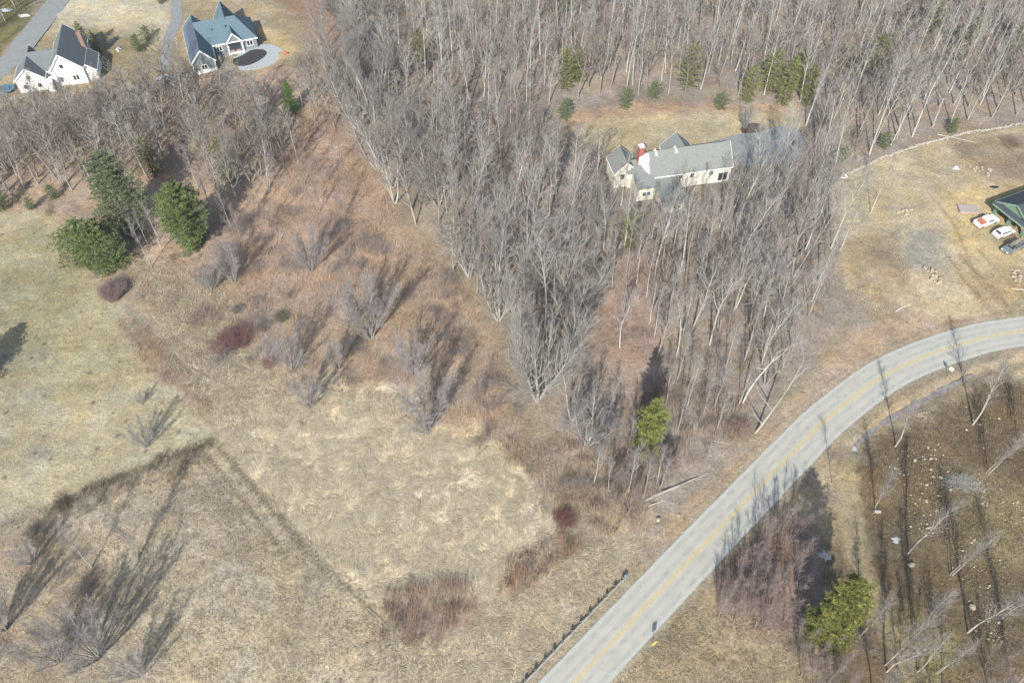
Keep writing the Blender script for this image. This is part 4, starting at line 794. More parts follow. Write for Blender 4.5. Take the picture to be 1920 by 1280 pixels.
# --- white house
Wh = House('house', (-117, 181), 15, 'white house with grey gable roofs by the road in the upper left corner')
ww = mat('white_siding', (.66, .67, .65), .75, var=.04, scale=5); gr = shingle('grey_roof', lin(128, 134, 134))
Wh.gable(.2, 8.0, .8, 15.8, 4.6, 8.6, 'y', ridge=3.6); Wh.gable(-8.4, -1.6, .2, 7, 3.6, 6.4, 'y')
Wh.gable(-6.5, 3.0, 3.0, 10.5, 3.7, 7.0, 'x', trim=(0, 0)); Wh.gable(6.8, 10.6, 1.6, 9.5, 3.1, 4.6, 'y', oe=.2)
Wh.gable(-6.6, -3.9, 6.5, 11.8, 3.6, 6.2, 'y', trim=(0, 1))
Wh.window(3.3, .8, 4.9, .9, 1.0); Wh.window(1.8, .8, 1.3, 1.2, 1.3, panes=2); Wh.window(5.6, .8, 1.3, 1.4, 1.3, panes=2)
Wh.window(-5, .2, 3.6, .9, .9); Wh.window(-6.6, .2, 1.0, 1.0, 1.1); Wh.window(-3.3, .2, 1.0, 1.0, 1.1)
q = MB().box(7.4, 8.4, 10.2, 11.2, 2, 8.6).box(7.3, 8.5, 10.1, 11.3, 8.6, 8.85).build('chimney', mat('chimney_brick', (.2, .13, .11), .9, var=.15, scale=4), Wh.e)
d = MB().box(-1.35, -.1, -1.0, .9, 0, 2.3); d.slab([(-1.6, -1.4, 2.4), (.1, -1.4, 2.4), (.1, 1.2, 2.9), (-1.6, 1.2, 2.9)], .15); d.build('entry_porch', white, Wh.e)
Wh.done(ww, gr)
# --- cream house
Cc = House('house', (23, 143), 12, 'cream house with teal grey roofs and a red brick chimney behind the trees')
cw = mat('cream_siding', lin(236, 230, 206, 1.5), .8, var=.05, scale=5); tr_ = shingle('teal_roof', lin(152, 156, 149))
Cc.gable(6.9, 25.6, -4.4, 3.8, 4.3, 8.0, 'x', ridge=-.6, trim=(0, 1)); Cc.gable(-.5, 4.6, -1.6, 4.2, 4.2, 6.6, 'y', ridge=2.0, oe=.25)
Cc.gable(2.4, 6.7, -2.2, 3.2, 4.0, 5.4, 'x', trim=(0, 0)); Cc.gable(12.5, 19, -1, 5.6, 4.3, 7.3, 'y', trim=(0, 1))
Cc.wall.box(3.2, 7.1, -6.9, -1.7, 0, 3.4).box(7.5, 12.6, -11.9, -4.5, 0, 2.35)
Cc.roof.slab([(2.9, -7.2, 3.45), (7.4, -7.2, 3.45), (7.4, -1.5, 5.6), (2.9, -1.5, 5.6)], .16); Cc.wall.add([(3.2, -6.9, 3.3), (3.2, -1.7, 3.3), (3.2, -1.7, 5.35)], [(0, 1, 2)])
Cc.roof.slab([(7.1, -12.3, 2.45), (13.0, -12.3, 2.45), (13.0, -4.5, 3.9), (7.1, -4.5, 3.9)], .16)
wg = MB().add([(6.84, -4.4, 4.35), (6.84, 3.8, 4.35), (6.84, -.6, 7.9), (6.9, -4.4, 4.35), (6.9, 3.8, 4.35), (6.9, -.6, 7.9)], [(0, 1, 2), (5, 4, 3), (0, 3, 4, 1), (1, 4, 5, 2), (2, 5, 3, 0)]); wg.add([(4.9, -.9, 7.2), (6.83, -.9, 7.95), (6.83, -4.3, 4.5), (5.9, -3.2, 4.9), (4.9, -.3, 4.5), (6.83, -.3, 4.5), (6.83, -4.3, 4.0), (5.9, -3.2, 4.0)], [(0, 1, 2, 3), (0, 4, 5, 1), (4, 7, 6, 5), (3, 2, 6, 7), (0, 3, 7, 4), (1, 5, 6, 2)]); wg.build('gable_end', white, Cc.e, label='white gable end rising beside the chimney')
for x in (9.2, 11.4, 13.6, 16.5, 21): Cc.window(x, -4.4, 2.4, 1.0, 1.2)
Cc.window(24, -4.4, .5, 2.2, 2.2, panes=2); Cc.window(1.3, -1.6, 2.3, 1.1, 1.4); Cc.window(5.2, -6.9, 1.2, 1.8, 1.1, panes=2); Cc.window(10, -11.9, .9, 2.6, 1.0, panes=3)
brick = mat('red_brick', lin(196, 104, 88), .9, var=.15, scale=5)
q = MB().box(4.8, 5.9, -.6, .5, 3, 9.4).build('chimney', brick, Cc.e); MB().box(4.7, 6.0, -.7, .6, 9.4, 9.6).tube((5.35, -.05, 9.6), (5.35, -.05, 10.0), .26).build('chimney_cap', mat('cap', (.6, .58, .54), .8), q)
dm = MB()
for x in (8.6, 13.2):
    dm.add([(x - .4, -1.4, 7.2), (x + .4, -1.4, 7.2), (x, -1.4, 8.35), (x - .4, .2, 7.2), (x + .4, .2, 7.2), (x, .2, 8.35)], [(0, 1, 2), (5, 4, 3), (0, 2, 5, 3), (1, 4, 5, 2)])
dm.build('dormer', white, Cc.e)
Cc.done(cw, tr_)
# --- unfinished building at the right edge
org = at(1770 + 690 / 7.53, 330 + 530 / 7.53)
D = House('unfinished_building', org, 24, 'unfinished building with dark roof and green sheathing at the right edge of the dirt yard', cat='building')
green = mat('green_sheathing', lin(132, 168, 138), .75, var=.12, scale=3); dark = shingle('dark_roof', lin(82, 92, 98))
D.gable(.3, 17, -8.3, .3, 3.2, 5.4, 'x', oh=.45, oe=.8, trim=(1, 1), wall=False)
D.wall.add([(-.1, -8.2, 3.2), (-.1, .2, 3.2), (-.1, -4, 5.3), (.2, -8.2, 3.2), (.2, .2, 3.2), (.2, -4, 5.3)], [(0, 1, 2), (5, 4, 3), (0, 3, 4, 1), (1, 4, 5, 2), (2, 5, 3, 0)])
D.wall.box(1.8, 17, -.1, .15, 0, 3.15).box(16.7, 17, -8, -.1, 0, 3.15).box(1.8, 16.7, -8.2, -8, 0, 3.15)
for y0, y1 in ((-.5, .2), (-4.4, -3.6), (-8.2, -7.5)): D.wall.box(-.1, .25, y0, y1, 0, 3.2)
D.roof.slab([(-1.3, -8.4, 2.95), (-.12, -8.4, 3.4), (-.12, .4, 3.4), (-1.3, .4, 2.95)], .16)
D.trim.slab([(-1.37, -8.4, 2.97), (-1.3, -8.4, 2.97), (-1.3, .4, 2.97), (-1.37, .4, 2.97)], .3)
D.done(green, dark, mat('green_board', lin(150, 184, 156), .75))
# ================================================================ VEHICLES
tyre = mat('tyre', (.02, .02, .02), .9); chrome = mat('metal', (.4, .4, .42), .35, metal=.8)
def wheels(e, L, wd, r=.36, xs_=(.18, .81)):
    for fx_ in xs_:
        for s in (-1, 1):
            x = L * (fx_ - .5); y = s * (wd / 2 - .1); w_ = MB().tube((x, y - .11, r), (x, y + .11, r), r, n=16).build('wheel', tyre, e)
            MB().tube((x, y + s * .10, r), (x, y + s * .125, r), r * .58, n=12).build('rim', chrome, w_)
def vehicle(name, u, v, ang, paint, label, cat, L=4.7, wd=1.85, kind='car'):
    x, y = at(u, v); e = empty(name, (x, y, H1(x, y) + .06), R(ang), label=label, cat=cat); h = L / 2
    if kind == 'car':
        body = [(-h, .35), (-h, .85), (-h + .15, 1.0), (-h + .35, 1.08), (-h + .62, 1.62), (-h + 1.0, 1.7), (h - 1.95, 1.68), (h - 1.15, 1.1), (h - .2, .92), (h, .75), (h, .35)]
        MB().profile(body, -wd / 2, wd / 2, .24).build('body', paint, e)
        MB().add([(h - 1.88, -.62, 1.64), (h - 1.88, .62, 1.64), (h - 1.12, .72, 1.13), (h - 1.12, -.72, 1.13)], [(0, 1, 2, 3)]).build('windscreen', glass, e)
        MB().add([(-h + .64, -.6, 1.655), (-h + .64, .6, 1.655), (-h + .36, .7, 1.12), (-h + .36, -.7, 1.12)], [(0, 3, 2, 1)]).build('rear_window', glass, e)
        for s in (-1, 1): MB().box(-h + .8, h - 1.6, *sorted((s * (wd / 2 - .12), s * (wd / 2 - .07))), 1.12, 1.52).build('side_window', glass, e)
    else:
        body = [(-h, .5), (-h, .95), (-h + 1.95, .95), (-h + 1.95, 1.1), (h - 1.45, 1.1), (h - .15, 1.0), (h, .8), (h, .4), (-h + .2, .4)]
        MB().profile(body, -wd / 2, wd / 2, .05).build('body', paint, e)
        cab = [(-h + 1.98, 1.05), (-h + 2.1, 1.75), (-h + 2.4, 1.82), (h - 2.1, 1.8), (h - 1.4, 1.08)]
        MB().profile(cab, -wd / 2 + .06, wd / 2 - .06, .2).build('cab', paint, e)
        MB().add([(h - 2.05, -.65, 1.79), (h - 2.05, .65, 1.79), (h - 1.37, .76, 1.11), (h - 1.37, -.76, 1.11)], [(0, 1, 2, 3)]).build('windscreen', glass, e)
        b = MB()
        for s in (-1, 1): b.box(-h, -h + 1.95, *sorted((s * (wd / 2), s * (wd / 2 - .1))), .95, 1.3)
        b.box(-h, -h + .08, -wd / 2 + .1, wd / 2 - .1, .95, 1.3); b.build('cargo_bed', paint, e)
        for s in (-1, 1): MB().box(-h + 2.3, h - 1.95, *sorted((s * (wd / 2 - .1), s * (wd / 2 - .03))), 1.2, 1.6).build('side_window', glass, e)
    for s in (-1, 1):
        MB().box(h - .03, h + .03, s * (wd / 2 - .35) - .18, s * (wd / 2 - .35) + .18, .68, .85).build('headlight', mat('lamp_glass', (.7, .7, .68), .2), e)
        MB().box(-h - .02, -h + .03, s * (wd / 2 - .15) - .1, s * (wd / 2 - .15) + .1, .65, .9).build('tail_light', mat('tail_red', (.35, .03, .03), .3), e)
    wheels(e, L, wd); return e
wp = mat('white_paint', (.62, .62, .61), .35, spec=.5); gp_ = mat('grey_paint', (.13, .15, .16), .35, spec=.5)
vehicle('car', 1879, 440, 24, wp, 'white car parked between the two pickup trucks in front of the unfinished building', 'car')
t = vehicle('pickup_truck', 1846, 420, 24, wp, 'white pickup truck with orange load in its bed beside the lumber stack', 'pickup truck', 5.6, 2.0, 'truck')
c = MB().box(-2.1, -.9, -.72, .72, .98, 1.42).box(-1.9, -1.2, -.5, .5, 1.42, 1.6).build('cargo', mat('orange_load', lin(220, 130, 96), .8, var=.2, scale=4)); x, y = at(1846, 420)
c.location = (x, y, H1(x, y) + .06); c.rotation_euler = (0, 0, R(24)); tag(c, 'orange cargo heaped in the bed of the white pickup truck', 'cargo')
r_ = MB()
for s in (-.85, .85):
    for a in (-2.6, -1.0, 1.0): r_.tube((a, s, 1.0), (a, s, 2.1), .03, n=6)
    r_.tube((-2.7, s, 2.1), (1.1, s, 2.1), .03, n=6)
for a in (-2.6, -1.8, -1.0, 0, 1.0): r_.tube((a, -.85, 2.1), (a, .85, 2.1), .025, n=6)
t = vehicle('pickup_truck', 1897, 468, 209, gp_, 'dark grey pickup truck with a ladder rack nearest the road', 'pickup truck', 5.5, 1.95, 'truck')
r_.build('ladder_rack', mat('rack', (.05, .05, .05), .5, metal=.5), t)
x, y = at(1899, 459); l_ = MB()
for s in (-.22, .22): l_.tube((-2.2, s, 0), (2.2, s, 0), .03, n=6)
for a in np.arange(-2, 2.1, .35): l_.tube((a, -.22, 0), (a, .22, 0), .02, n=6)
o = l_.build('ladder', mat('ladder_paint', (.5, .42, .2), .6), label='ladder lying on the rack of the dark grey pickup truck', cat='ladder'); x, y = at(1897, 468); o.location = (x, y, H1(x, y) + 2.22); o.rotation_euler = (0, 0, R(29 + 4))
vehicle('car', 308, 153, 70, mat('silver_paint', (.38, .42, .42), .35, spec=.5), 'pale grey car parked at the foot of the curved driveway among bare trees', 'car', 4.4, 1.8)
# ================================================================ STREET THINGS
P, N = P_, N_
def on_road(u, v):
    x, y = at(u, v); k = int(np.argmin((P[:, 0] - x) ** 2 + (P[:, 1] - y) ** 2)); return x, y, k
ga, gb = np.array(at(965, 1302)), np.array(at(1172, 1086)); L = np.linalg.norm(gb - ga); dg = (gb - ga) / L
ng = np.array([-dg[1], dg[0]])
e = empty('guardrail', (gb[0], gb[1], 0), math.atan2(dg[1], dg[0]), label='long steel guardrail along the left side of the lower road', cat='guardrail')
galv = mat('galvanised', (.42, .43, .43), .45, metal=.6, var=.1, scale=3)
rl = MB(); prof = [(.0, .53), (.07, .58), (.02, .66), (.02, .70), (.07, .78), (0, .84)]; L2 = L + 8
for i in range(5):
    (a, z0), (b, z1) = prof[i], prof[i + 1]; rl.add([(-L2, -a, z0), (0.2, -a, z0), (0.2, -b, z1), (-L2, -b, z1), (-L2, -a + .012, z0), (0.2, -a + .012, z0), (0.2, -b + .012, z1), (-L2, -b + .012, z1)], [(0, 1, 2, 3), (7, 6, 5, 4), (0, 4, 5, 1), (3, 2, 6, 7)])
rl.build('rail', galv, e); npst = int(L2 / 1.9)
wood = mat('post_wood', (.13, .12, .10), .9, var=.2, scale=3)
for i in range(npst):
    x = -.3 - i * 1.9; MB().box(x - .13, x + .13, .08, .34, -.6, .95).build('post', wood, e); 
MB().box(-.05, .35, -.12, .3, .45, .9).build('end_cap', galv, e)
# warning sign, plain yellow
def sign(u, v, wd, hg, zc, m, mb, label, yaw, diamond=False, name='road_sign', tilt=0):
    x, y = at(u, v); e = empty(name, (x, y, H1(x, y)), R(yaw), label=label, cat='road sign')
    MB().tube((0, 0, -.4), (0, 0, zc + hg / 2 + .05), .04, n=8).build('post', mat('sign_post', (.25, .25, .24), .5, metal=.5), e)
    MB().box(-wd / 2, wd / 2, -.065, -.045, zc - hg / 2, zc + hg / 2).build('panel', m, e)
    MB().box(-wd / 2 + .03, wd / 2 - .03, -.042, -.04, zc - hg / 2 + .03, zc + hg / 2 - .03).build('panel_back', mb, e)
yl = mat('sign_yellow', lin(250, 200, 40, 1.3), .45); gy = mat('sign_back', (.3, .3, .3), .5, metal=.4)
sign(1222, 1216, .75, .95, 2.4, yl, gy, 'small yellow rectangular warning sign on a post at the right side of the lower road', 28)
sign(1776, 704, .7, .8, 2.0, mat('sign_white', (.7, .7, .7), .5), gy, 'small pale sign on a post between the road bend and the ice filled ditch', -50)
# ================================================================ ROCKS, WOOD, SNOW
rockm = mat('rock', lin(192, 178, 150), .9, var=.22, scale=5, bump=.4)
def rock_mesh(seed):
    import bmesh
    bm = bmesh.new(); bmesh.ops.create_icosphere(bm, subdivisions=2, radius=1); r_ = random.Random(seed)
    cut = [(Vector((r_.gauss(0, 1), r_.gauss(0, 1), r_.gauss(0, 1))).normalized(), r_.uniform(.55, .85)) for _ in range(9)]
    for v in bm.verts:
        for n_, d_ in cut:
            k = v.co.dot(n_)
            if k > d_: v.co -= n_ * (k - d_) * .9
        v.co.z *= .7
    me = bpy.data.meshes.new('boulder'); bm.to_mesh(me); bm.free(); me.materials.append(rockm); return me
ROCKS = [rock_mesh(i) for i in range(6)]
def rock(x, y, s, label, group=None, name='boulder', cat='boulder', dz=0):
    o = bpy.data.objects.new(name, rnd.choice(ROCKS)); link(o); o.location = (x, y, H1(x, y) + s * .3 + dz); o.scale = (s * rnd.uniform(.8, 1.2), s * rnd.uniform(.75, 1.1), s * rnd.uniform(.8, 1.1))
    o.rotation_euler = (rnd.gauss(0, .3), rnd.gauss(0, .3), rnd.random() * 6); return tag(o, label, cat, group)
ROWN += ['ninth', 'tenth', 'eleventh', 'twelfth', 'thirteenth', 'fourteenth', 'fifteenth', 'sixteenth', 'seventeenth', 'eighteenth', 'nineteenth', 'twentieth', 'last but one', 'last', 'hindmost', 'backmost']
def rocks(pts, size, kind, place, gp, name='boulder', cat='boulder', n=8):
    pts = sorted(pts, key=lambda q: -float(px(q[0], q[1])[1])); rows = [pts[i:i + n] for i in range(0, len(pts), n)]
    for ri, row in enumerate(rows):
        row = sorted(row, key=lambda q: float(px(q[0], q[1])[0]))
        for k, q in enumerate(row): rock(q[0], q[1], size(), '%s, %s in %s row %s' % (kind, 'rightmost' if k == len(row) - 1 and k else ORD[k], ROWN[ri], place), gp, name, cat)
rock(*at(1708, 1058), .62, 'large pale boulder at the top of the grassy track on the stony slope'); rock(*at(1822, 1137), .6, 'large grey boulder lower down the stony slope')
rock(*at(1234, 975), .45, 'lone rock on the verge below the fallen trunk')
rock(*at(1272, 965), .35, 'small pale green stone on the road verge right of the fallen trunk')
U = rnd.uniform
rocks([at(u, v) for u, v in [(1733, 505), (1739, 510), (1745, 513), (1747, 508), (1753, 511), (1754, 519), (1745, 525), (1751, 530), (1762, 524), (1760, 531), (1748, 518), (1756, 533)]], lambda: U(.35, .6), 'tan boulder', 'of the heap beside the mound', 'boulder heap right of the mound', n=4)
rocks([at(u, v) for u, v in [(1684, 400), (1692, 398), (1700, 396), (1698, 404), (1707, 394)]], lambda: U(.4, .6), 'flat pale boulder', 'of the cluster mid yard', 'boulder cluster in the dirt yard', n=3)
rocks([at(U(1818, 1860), U(313, 330)) for _ in range(18)], lambda: U(.25, .5), 'tan rock', 'behind the unfinished building', 'rock heap behind the unfinished building', n=6)
rocks([at(U(1896, 1918), U(505, 537)) for _ in range(14)], lambda: U(.25, .45), 'pale rock', 'of the heap at the right edge', 'rock heap at the right edge', n=4)
for k, w_ in enumerate(['uppermost', 'second', 'third', 'fourth', 'fifth', 'lowest']): rock(*at(328 + U(-4, 6), 72 + k * 4.5), U(.25, .4), '%s small pale stone in the line beside the curved driveway' % w_, 'stones beside the driveway')
SL = [([(1650, 850), (1760, 830), (1800, 870), (1780, 1000), (1700, 1000), (1690, 930)], 70), ([(1760, 870), (1850, 890), (1930, 960), (1930, 1020), (1860, 960)], 36), ([(1690, 960), (1880, 1000), (1900, 1240), (1830, 1200), (1800, 1080)], 46), ([(1680, 740), (1860, 740), (1900, 860), (1760, 820)], 16)]
rocks([q for poly, n in SL for q in inpoly(W(poly), n, .35, n)], lambda: U(.09, .26) * (1 + (rnd.random() > .88) * .6), 'small pale stone', 'on the dark slope', 'stones scattered over the dark slope', 'stone', 'stone')
# loose small stones too many to count
def pebbles(name, spots, label, col):
    Vr = np.array([(1, 0, 0), (-1, 0, 0), (0, 1, 0), (0, -1, 0), (0, 0, .7), (0, 0, -.7)], float); Fr = np.array([(0, 2, 4), (2, 1, 4), (1, 3, 4), (3, 0, 4), (2, 0, 5), (1, 2, 5), (3, 1, 5), (0, 3, 5)])
    S = np.array(spots); m = len(S); j = rng.uniform(.6, 1.3, (m, 6, 1)); V = Vr[None] * j * S[:, 2][:, None, None]; a = rng.random(m) * 6.28; c, s = np.cos(a)[:, None], np.sin(a)[:, None]
    V = np.stack([V[..., 0] * c - V[..., 1] * s, V[..., 0] * s + V[..., 1] * c, V[..., 2]], -1); V[..., 0] += S[:, 0:1]; V[..., 1] += S[:, 1:2]; V[..., 2] += hgt(S[:, 0], S[:, 1])[:, None] + .04
    F = (np.arange(m) * 6)[:, None, None] + Fr[None]; C = np.repeat(lin(*col)[None] * rng.uniform(.7, 1.25, (m, 1)), 6, 0)
    o = bpy.data.objects.new(name, np_mesh(name, V.reshape(-1, 3), F.reshape(-1, 3), mat('pebble', attr='Col', rough=.9), C)); link(o); tag(o, label, 'stones', kind='stuff')
sp_ = []
for line, n, wd in ((smooth_line(W([(1585, 520), (1598, 545), (1622, 572), (1650, 582), (1680, 583), (1712, 572), (1715, 560), (1705, 540), (1690, 505), (1678, 480), (1672, 450)])), 1500, .75),):
    for _ in range(n):
        q = rnd.choice(line); sp_.append((q[0] + rnd.gauss(0, wd), q[1] + rnd.gauss(0, wd), rnd.uniform(.05, .16)))
pebbles('gravel', sp_, 'pale loose stones edging the mound in the dirt yard', (190, 176, 148))
sp_ = []
for poly, n in SL + [([(1600, 820), (1990, 720), (1990, 1290), (1760, 1290), (1660, 1000)], 40), ([(1580, 340), (1740, 280), (1920, 240), (1920, 330), (1760, 560), (1600, 500)], 60), ([(1780, 330), (1920, 330), (1920, 560), (1800, 560)], 25)]:
    for q in inpoly(W(poly), n * 14, .12, n + 3): sp_.append((q[0], q[1], rnd.uniform(.03, .1)))
pebbles('pebbles', sp_, 'tiny pale stones sprinkled over the bare soil', (196, 182, 150))
# pale stone line along the wood
wl = smooth_line(W([(1563, 336), (1600, 322), (1650, 298), (1700, 280), (1735, 268), (1760, 262), (1800, 252), (1850, 244), (1905, 234), (1960, 226)]), 10)
m_ = MB(); r_ = random.Random(3)
for a, b in zip(wl[:-1], wl[1:]):
    for k in range(5):
        t = r_.random(); x = a[0] * (1 - t) + b[0] * t + r_.gauss(0, .15); y = a[1] * (1 - t) + b[1] * t + r_.gauss(0, .15); s = r_.uniform(.15, .34); z = H1(x, y)
        n_ = len(m_.v); an = r_.random() * 3
        m_.add([(x + math.cos(an + i * 1.256) * s * r_.uniform(.7, 1.2), y + math.sin(an + i * 1.256) * s * .8, z - .1) for i in range(5)] + [(x + math.cos(an + i * 1.256) * s * .7, y + math.sin(an + i * 1.256) * s * .55, z + s * r_.uniform(.7, 1.1)) for i in range(5)],
               [(4, 3, 2, 1, 0), (5, 6, 7, 8, 9)] + [(i, (i + 1) % 5, (i + 1) % 5 + 5, i + 5) for i in range(5)])
m_.build('stone_wall', mat('wall_stone', lin(196, 186, 170), .9, var=.25, scale=4), label='low pale stone wall between the wood and the dirt yard', cat='stone wall')
# fallen logs
def log(name, pts, rs, col, label, side=6, seed=1):
    w0 = at(*pts[0]); r_ = random.Random(seed); S = []; Q = []
    for (u, v), r in zip(pts, rs): x, y = at(u, v); Q.append([x - w0[0], y - w0[1], H1(x, y) + r * .7])
    e = empty(name, (w0[0], w0[1], 0), 0, label=label, cat='fallen tree')
    for i in range(len(Q) - 1): S.append([*Q[i], *Q[i + 1], rs[i], rs[i + 1], *col])
    v_, f_, c_ = frust(np.array(S), 8); link(bpy.data.objects.new('trunk', np_mesh('trunk', v_, f_, barkm, c_, True)), e)
    out = {1: []}
    for k in range(side):
        i = r_.randrange(1, len(Q)); grow(r_, np.array(Q[i]), np.array([r_.gauss(0, 1), r_.gauss(0, 1), .35]), r_.uniform(1.2, 3), rs[i] * .4, 4, .02, .2, out, 1, col, .2)
    v_, f_, c_ = frust(np.array(out[1]), 4); link(bpy.data.objects.new('branch', np_mesh('branch', v_, f_, barkm, c_)), e)
log('fallen_tree', [(1208, 940), (1240, 925), (1270, 912), (1300, 898), (1328, 886)], [.26, .24, .2, .15, .06], (.25, .235, .21), 'long grey fallen trunk with a dark shadow below the bright green pine', 8, 2)
log('fallen_tree', [(1215, 950), (1232, 943), (1248, 938)], [.12, .1, .04], (.28, .26, .23), 'short fallen limb just below the long fallen trunk', 3, 3)
log('fallen_tree', [(1338, 826), (1355, 829), (1370, 832)], [.08, .07, .03], (.32, .29, .25), 'thin pale fallen branch between the long fallen trunk and the leaning tree', 2, 4)
log('fallen_tree', [(1758, 252), (1790, 258), (1830, 268)], [.12, .09, .04], (.32, .3, .26), 'pale fallen tree on the dirt at the right half of the stone wall', 9, 5)
log('fallen_tree', [(520, 815), (560, 792), (612, 770), (650, 755)], [.12, .1, .08, .04], (.26, .22, .18), 'thin dark fallen branch lying along the upper rim of the pale matted grass', 6, 6)
log('fallen_tree', [(1676, 588), (1690, 580), (1706, 574)], [.13, .1, .05], (.42, .39, .34), 'short white log at the lower tip of the stone edged mound', 2, 7)
log('fallen_tree', [(690, 1140), (735, 1180), (775, 1225)], [.09, .07, .03], (.2, .17, .14), 'dark thin fallen stem left of the red brown brush patch', 4, 8)
# grey heap of cut brush on the slope
o = bpy.data.objects.new('brush_pile', bush_mesh(99, 3.0, .8, 420, (.3, .3, .27), .022)); link(o); x, y = at(1800, 905); o.location = (x, y, H1(x, y)); o.scale = (1.1, .75, 1); tag(o, 'grey heap of cut brush in the middle of the dark stony slope', 'brush pile')
# snow and ice patches
snow = mat('snow', (.30, .31, .31), .6, var=.1, scale=3)
def patch(u, v, rx, ry, lb, m=snow, h=.14):
    x, y = at(u, v); b = MB(); n = 22; r_ = random.Random(u); rings = [[(math.cos(6.283 * i / n) * f * (1 + .0), math.sin(6.283 * i / n) * f) for i in range(n)] for f in (1, .7, .35)]
    jit = [r_.uniform(.35, 1.3) for _ in range(n)]; jit = [(jit[i] * 2 + jit[i - 1]) / 3 for i in range(n)]; vs = []
    for f, rg in zip((1, .7, .35), rings): vs += [(c * rx * jit[i], s * ry * jit[i], [-.05, h * .75, h][[1, .7, .35].index(f)]) for i, (c, s) in enumerate(rg)]
    fs = [(i, (i + 1) % n, (i + 1) % n + n, i + n) for i in range(n)] + [(i + n, (i + 1) % n + n, (i + 1) % n + 2 * n, i + 2 * n) for i in range(n)] + [tuple(range(2 * n, 3 * n))]
    o = b.add(vs, fs).build('snow_patch', m, label=lb, cat='snow patch'); o.location = (x, y, H1(x, y))
patch(1682, 1010, 1.0, .6, 'pale melting snow patch left of the pale slim trees on the slope'); patch(1604, 838, .55, .9, 'small bluish snow patch near the road above the stony slope')
patch(1547, 1042, 1.0, 1.0, 'snow patch inside the blue shadow of the big pine'); patch(1645, 958, .9, .45, 'thin bluish snow streak left of the stony slope')
patch(47, 29, 2.2, .9, 'white snow bank on the far lane at the top left corner', h=.5); patch(222, 92, .9, 1.5, 'white snow remnant right of the white house', h=.4)
patch(12, 20, 2.5, 1.2, 'snow remnant under the trees at the top left corner', h=.4)
# materials stacked in the yard
x, y = at(1815, 394); e = empty('lumber_stack', (x, y, H1(x, y)), R(-6), label='weathered stack of boards beside the white pickup truck', cat='lumber stack')
bw = mat('grey_board', lin(196, 180, 168), .85, var=.15, scale=5)
for k in range(4):
    for j in range(6): MB().box(-2.2 + .12 * (k % 2), 2.2 - .1 * (j % 3), -1.25 + j * .42, -1.25 + j * .42 + .38, .1 + k * .09, .1 + k * .09 + .07).build('board', bw, e)
MB().box(-1.9, -1.7, -1.2, 1.2, 0, .1).box(1.6, 1.8, -1.2, 1.2, 0, .1).build('skid', wood, e)
yw = mat('new_lumber', lin(232, 204, 150), .8, var=.1, scale=4)
for k, (u, v) in enumerate([(1848, 397), (1852, 399), (1857, 401)]):
    x, y = at(u, v); o = MB().box(-.16, .16, -.75, .75, 0, .22).build('lumber_bundle', yw, label='%s short bundle of new yellow lumber between the grey stack and the green building' % ['left', 'middle', 'right'][k], cat='lumber', group='new lumber bundles'); o.location = (x, y, H1(x, y)); o.rotation_euler[2] = R(8)
x, y = at(1910, 544); o = MB().box(-1.6, 1.6, -.2, .2, 0, .15).build('plank', mat('plank_wood', lin(220, 190, 160), .8, var=.1, scale=4), label='tan plank on the ground at the right edge above the road', cat='plank'); o.location = (x, y, H1(x, y)); o.rotation_euler[2] = R(-8)
x, y = at(1791, 316)
o = MB().add([(-.9, -.5, 0), (.9, -.6, 0), (1.0, .5, .1), (-.7, .6, .05), (-.2, 0, .75), (.3, .1, .6)], [(0, 1, 4), (1, 5, 4), (1, 2, 5), (2, 3, 4, 5), (3, 0, 4), (3, 2, 1, 0)]).build('tarp', snow, label='crumpled white tarp in the upper part of the dirt yard', cat='tarp'); o.location = (x, y, H1(x, y))
x, y = at(1864, 351); o = bpy.data.objects.new('tarp', ROCKS[2].copy()); o.data.materials.clear(); o.data.materials.append(mat('black_lump', (.02, .025, .025), .5)); link(o); o.location = (x, y, H1(x, y) + .1); o.scale = (1.3, .45, .35); tag(o, 'low black heap on the sand beside the unfinished building', 'tarp')  # flattened, near black lump lying on the sand
def ring(u, v, lb):
    x, y = at(u, v); m = MB(); n = 20
    for i in range(n):
        a, b = 6.283 * i / n, 6.283 * (i + 1) / n; m.tube((math.cos(a) * .8, math.sin(a) * .55, .12), (math.cos(b) * .8, math.sin(b) * .55, .12), .13, n=8)
    o = m.build('pipe_coil', mat('white_plastic', (.75, .75, .73), .5), label=lb, cat='pipe coil'); o.location = (x, y, H1(x, y))
ring(1581, 332, 'white coil of pipe at the left end of the low stone wall')
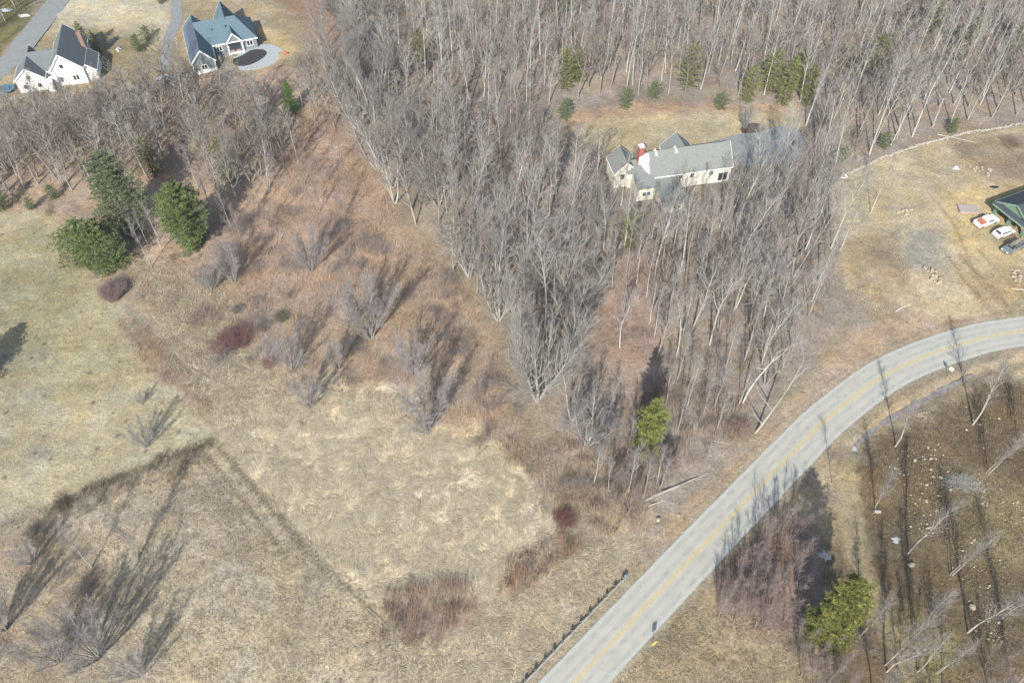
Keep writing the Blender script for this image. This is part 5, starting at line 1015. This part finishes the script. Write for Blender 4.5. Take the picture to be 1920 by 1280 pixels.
# trampoline beside the white house
x, y = at(13, 172); e = empty('trampoline', (x, y, 0), 0, label='blue round trampoline left of the white house', cat='trampoline')
bl = mat('blue_pad', lin(92, 150, 178), .7); m = MB(); n = 24
for i in range(n):
    a, b = 6.283 * i / n, 6.283 * (i + 1) / n; m.add([(math.cos(a) * 2.1, math.sin(a) * 2.1, .9), (math.cos(b) * 2.1, math.sin(b) * 2.1, .9), (math.cos(b) * 1.6, math.sin(b) * 1.6, .92), (math.cos(a) * 1.6, math.sin(a) * 1.6, .92)], [(0, 1, 2, 3)])
m.build('pad', bl, e); MB().prism([(math.cos(6.283 * i / n) * 1.62, math.sin(6.283 * i / n) * 1.62) for i in range(n)], .86, .9).build('mat', mat('blue_mat', lin(70, 120, 150), .8), e)
for i in range(6): a = i * 1.047; MB().tube((math.cos(a) * 2, math.sin(a) * 2, 0), (math.cos(a) * 2, math.sin(a) * 2, 2.2), .04, n=6).build('leg', chrome, e)
# rail fence in front of the white house
fa, fb = np.array(at(20, 192)), np.array(at(74, 178)); L = np.linalg.norm(fb - fa); e = empty('rail_fence', (fa[0], fa[1], 0), math.atan2(*(fb - fa)[::-1]), label='short pale rail fence below the white house', cat='fence')
for z in (.5, 1.0): MB().box(0, L, -.03, .03, z, z + .12).build('rail', mat('pale_wood', (.4, .38, .33), .8), e)
for i in range(6): MB().box(i * L / 5 - .07, i * L / 5 + .07, -.13, -.035, 0, 1.25).build('post', mat('pale_wood'), e)
# mulch ring under the ornamental tree
blob('garden_bed', [(1388, 243), (1400, 235), (1416, 233), (1431, 238), (1430, 247), (1410, 251), (1394, 251)], -.3, .32, mat('mulch', lin(110, 92, 84), .95, var=.25, scale=3, bump=.3), label='dark mulch bed around the small ornamental tree behind the cream house', cat='garden bed')
for o_ in sc.objects:
    if len(str(o_.get('label', '')).replace('-', ' ').split()) > 16: print('LONG', o_['label'])
print('objects', len(sc.objects))

# ---------------------------------------------------------------- air
hz = MB().box(-3100, 3100, -2100, 3600, -4, 125).build('haze', bpy.data.materials.new('haze'), label='thin pale air over the whole landscape', cat='haze', kind='stuff')
hm = hz.data.materials[0]; hm.use_nodes = True; n = hm.node_tree.nodes; n.clear(); ov = n.new('ShaderNodeOutputMaterial'); pv = n.new('ShaderNodeVolumePrincipled')
pv.inputs['Color'].default_value = (.86, .93, 1, 1); pv.inputs['Density'].default_value = .00013; pv.inputs['Anisotropy'].default_value = .2
hm.node_tree.links.new(pv.outputs[0], ov.inputs['Volume'])
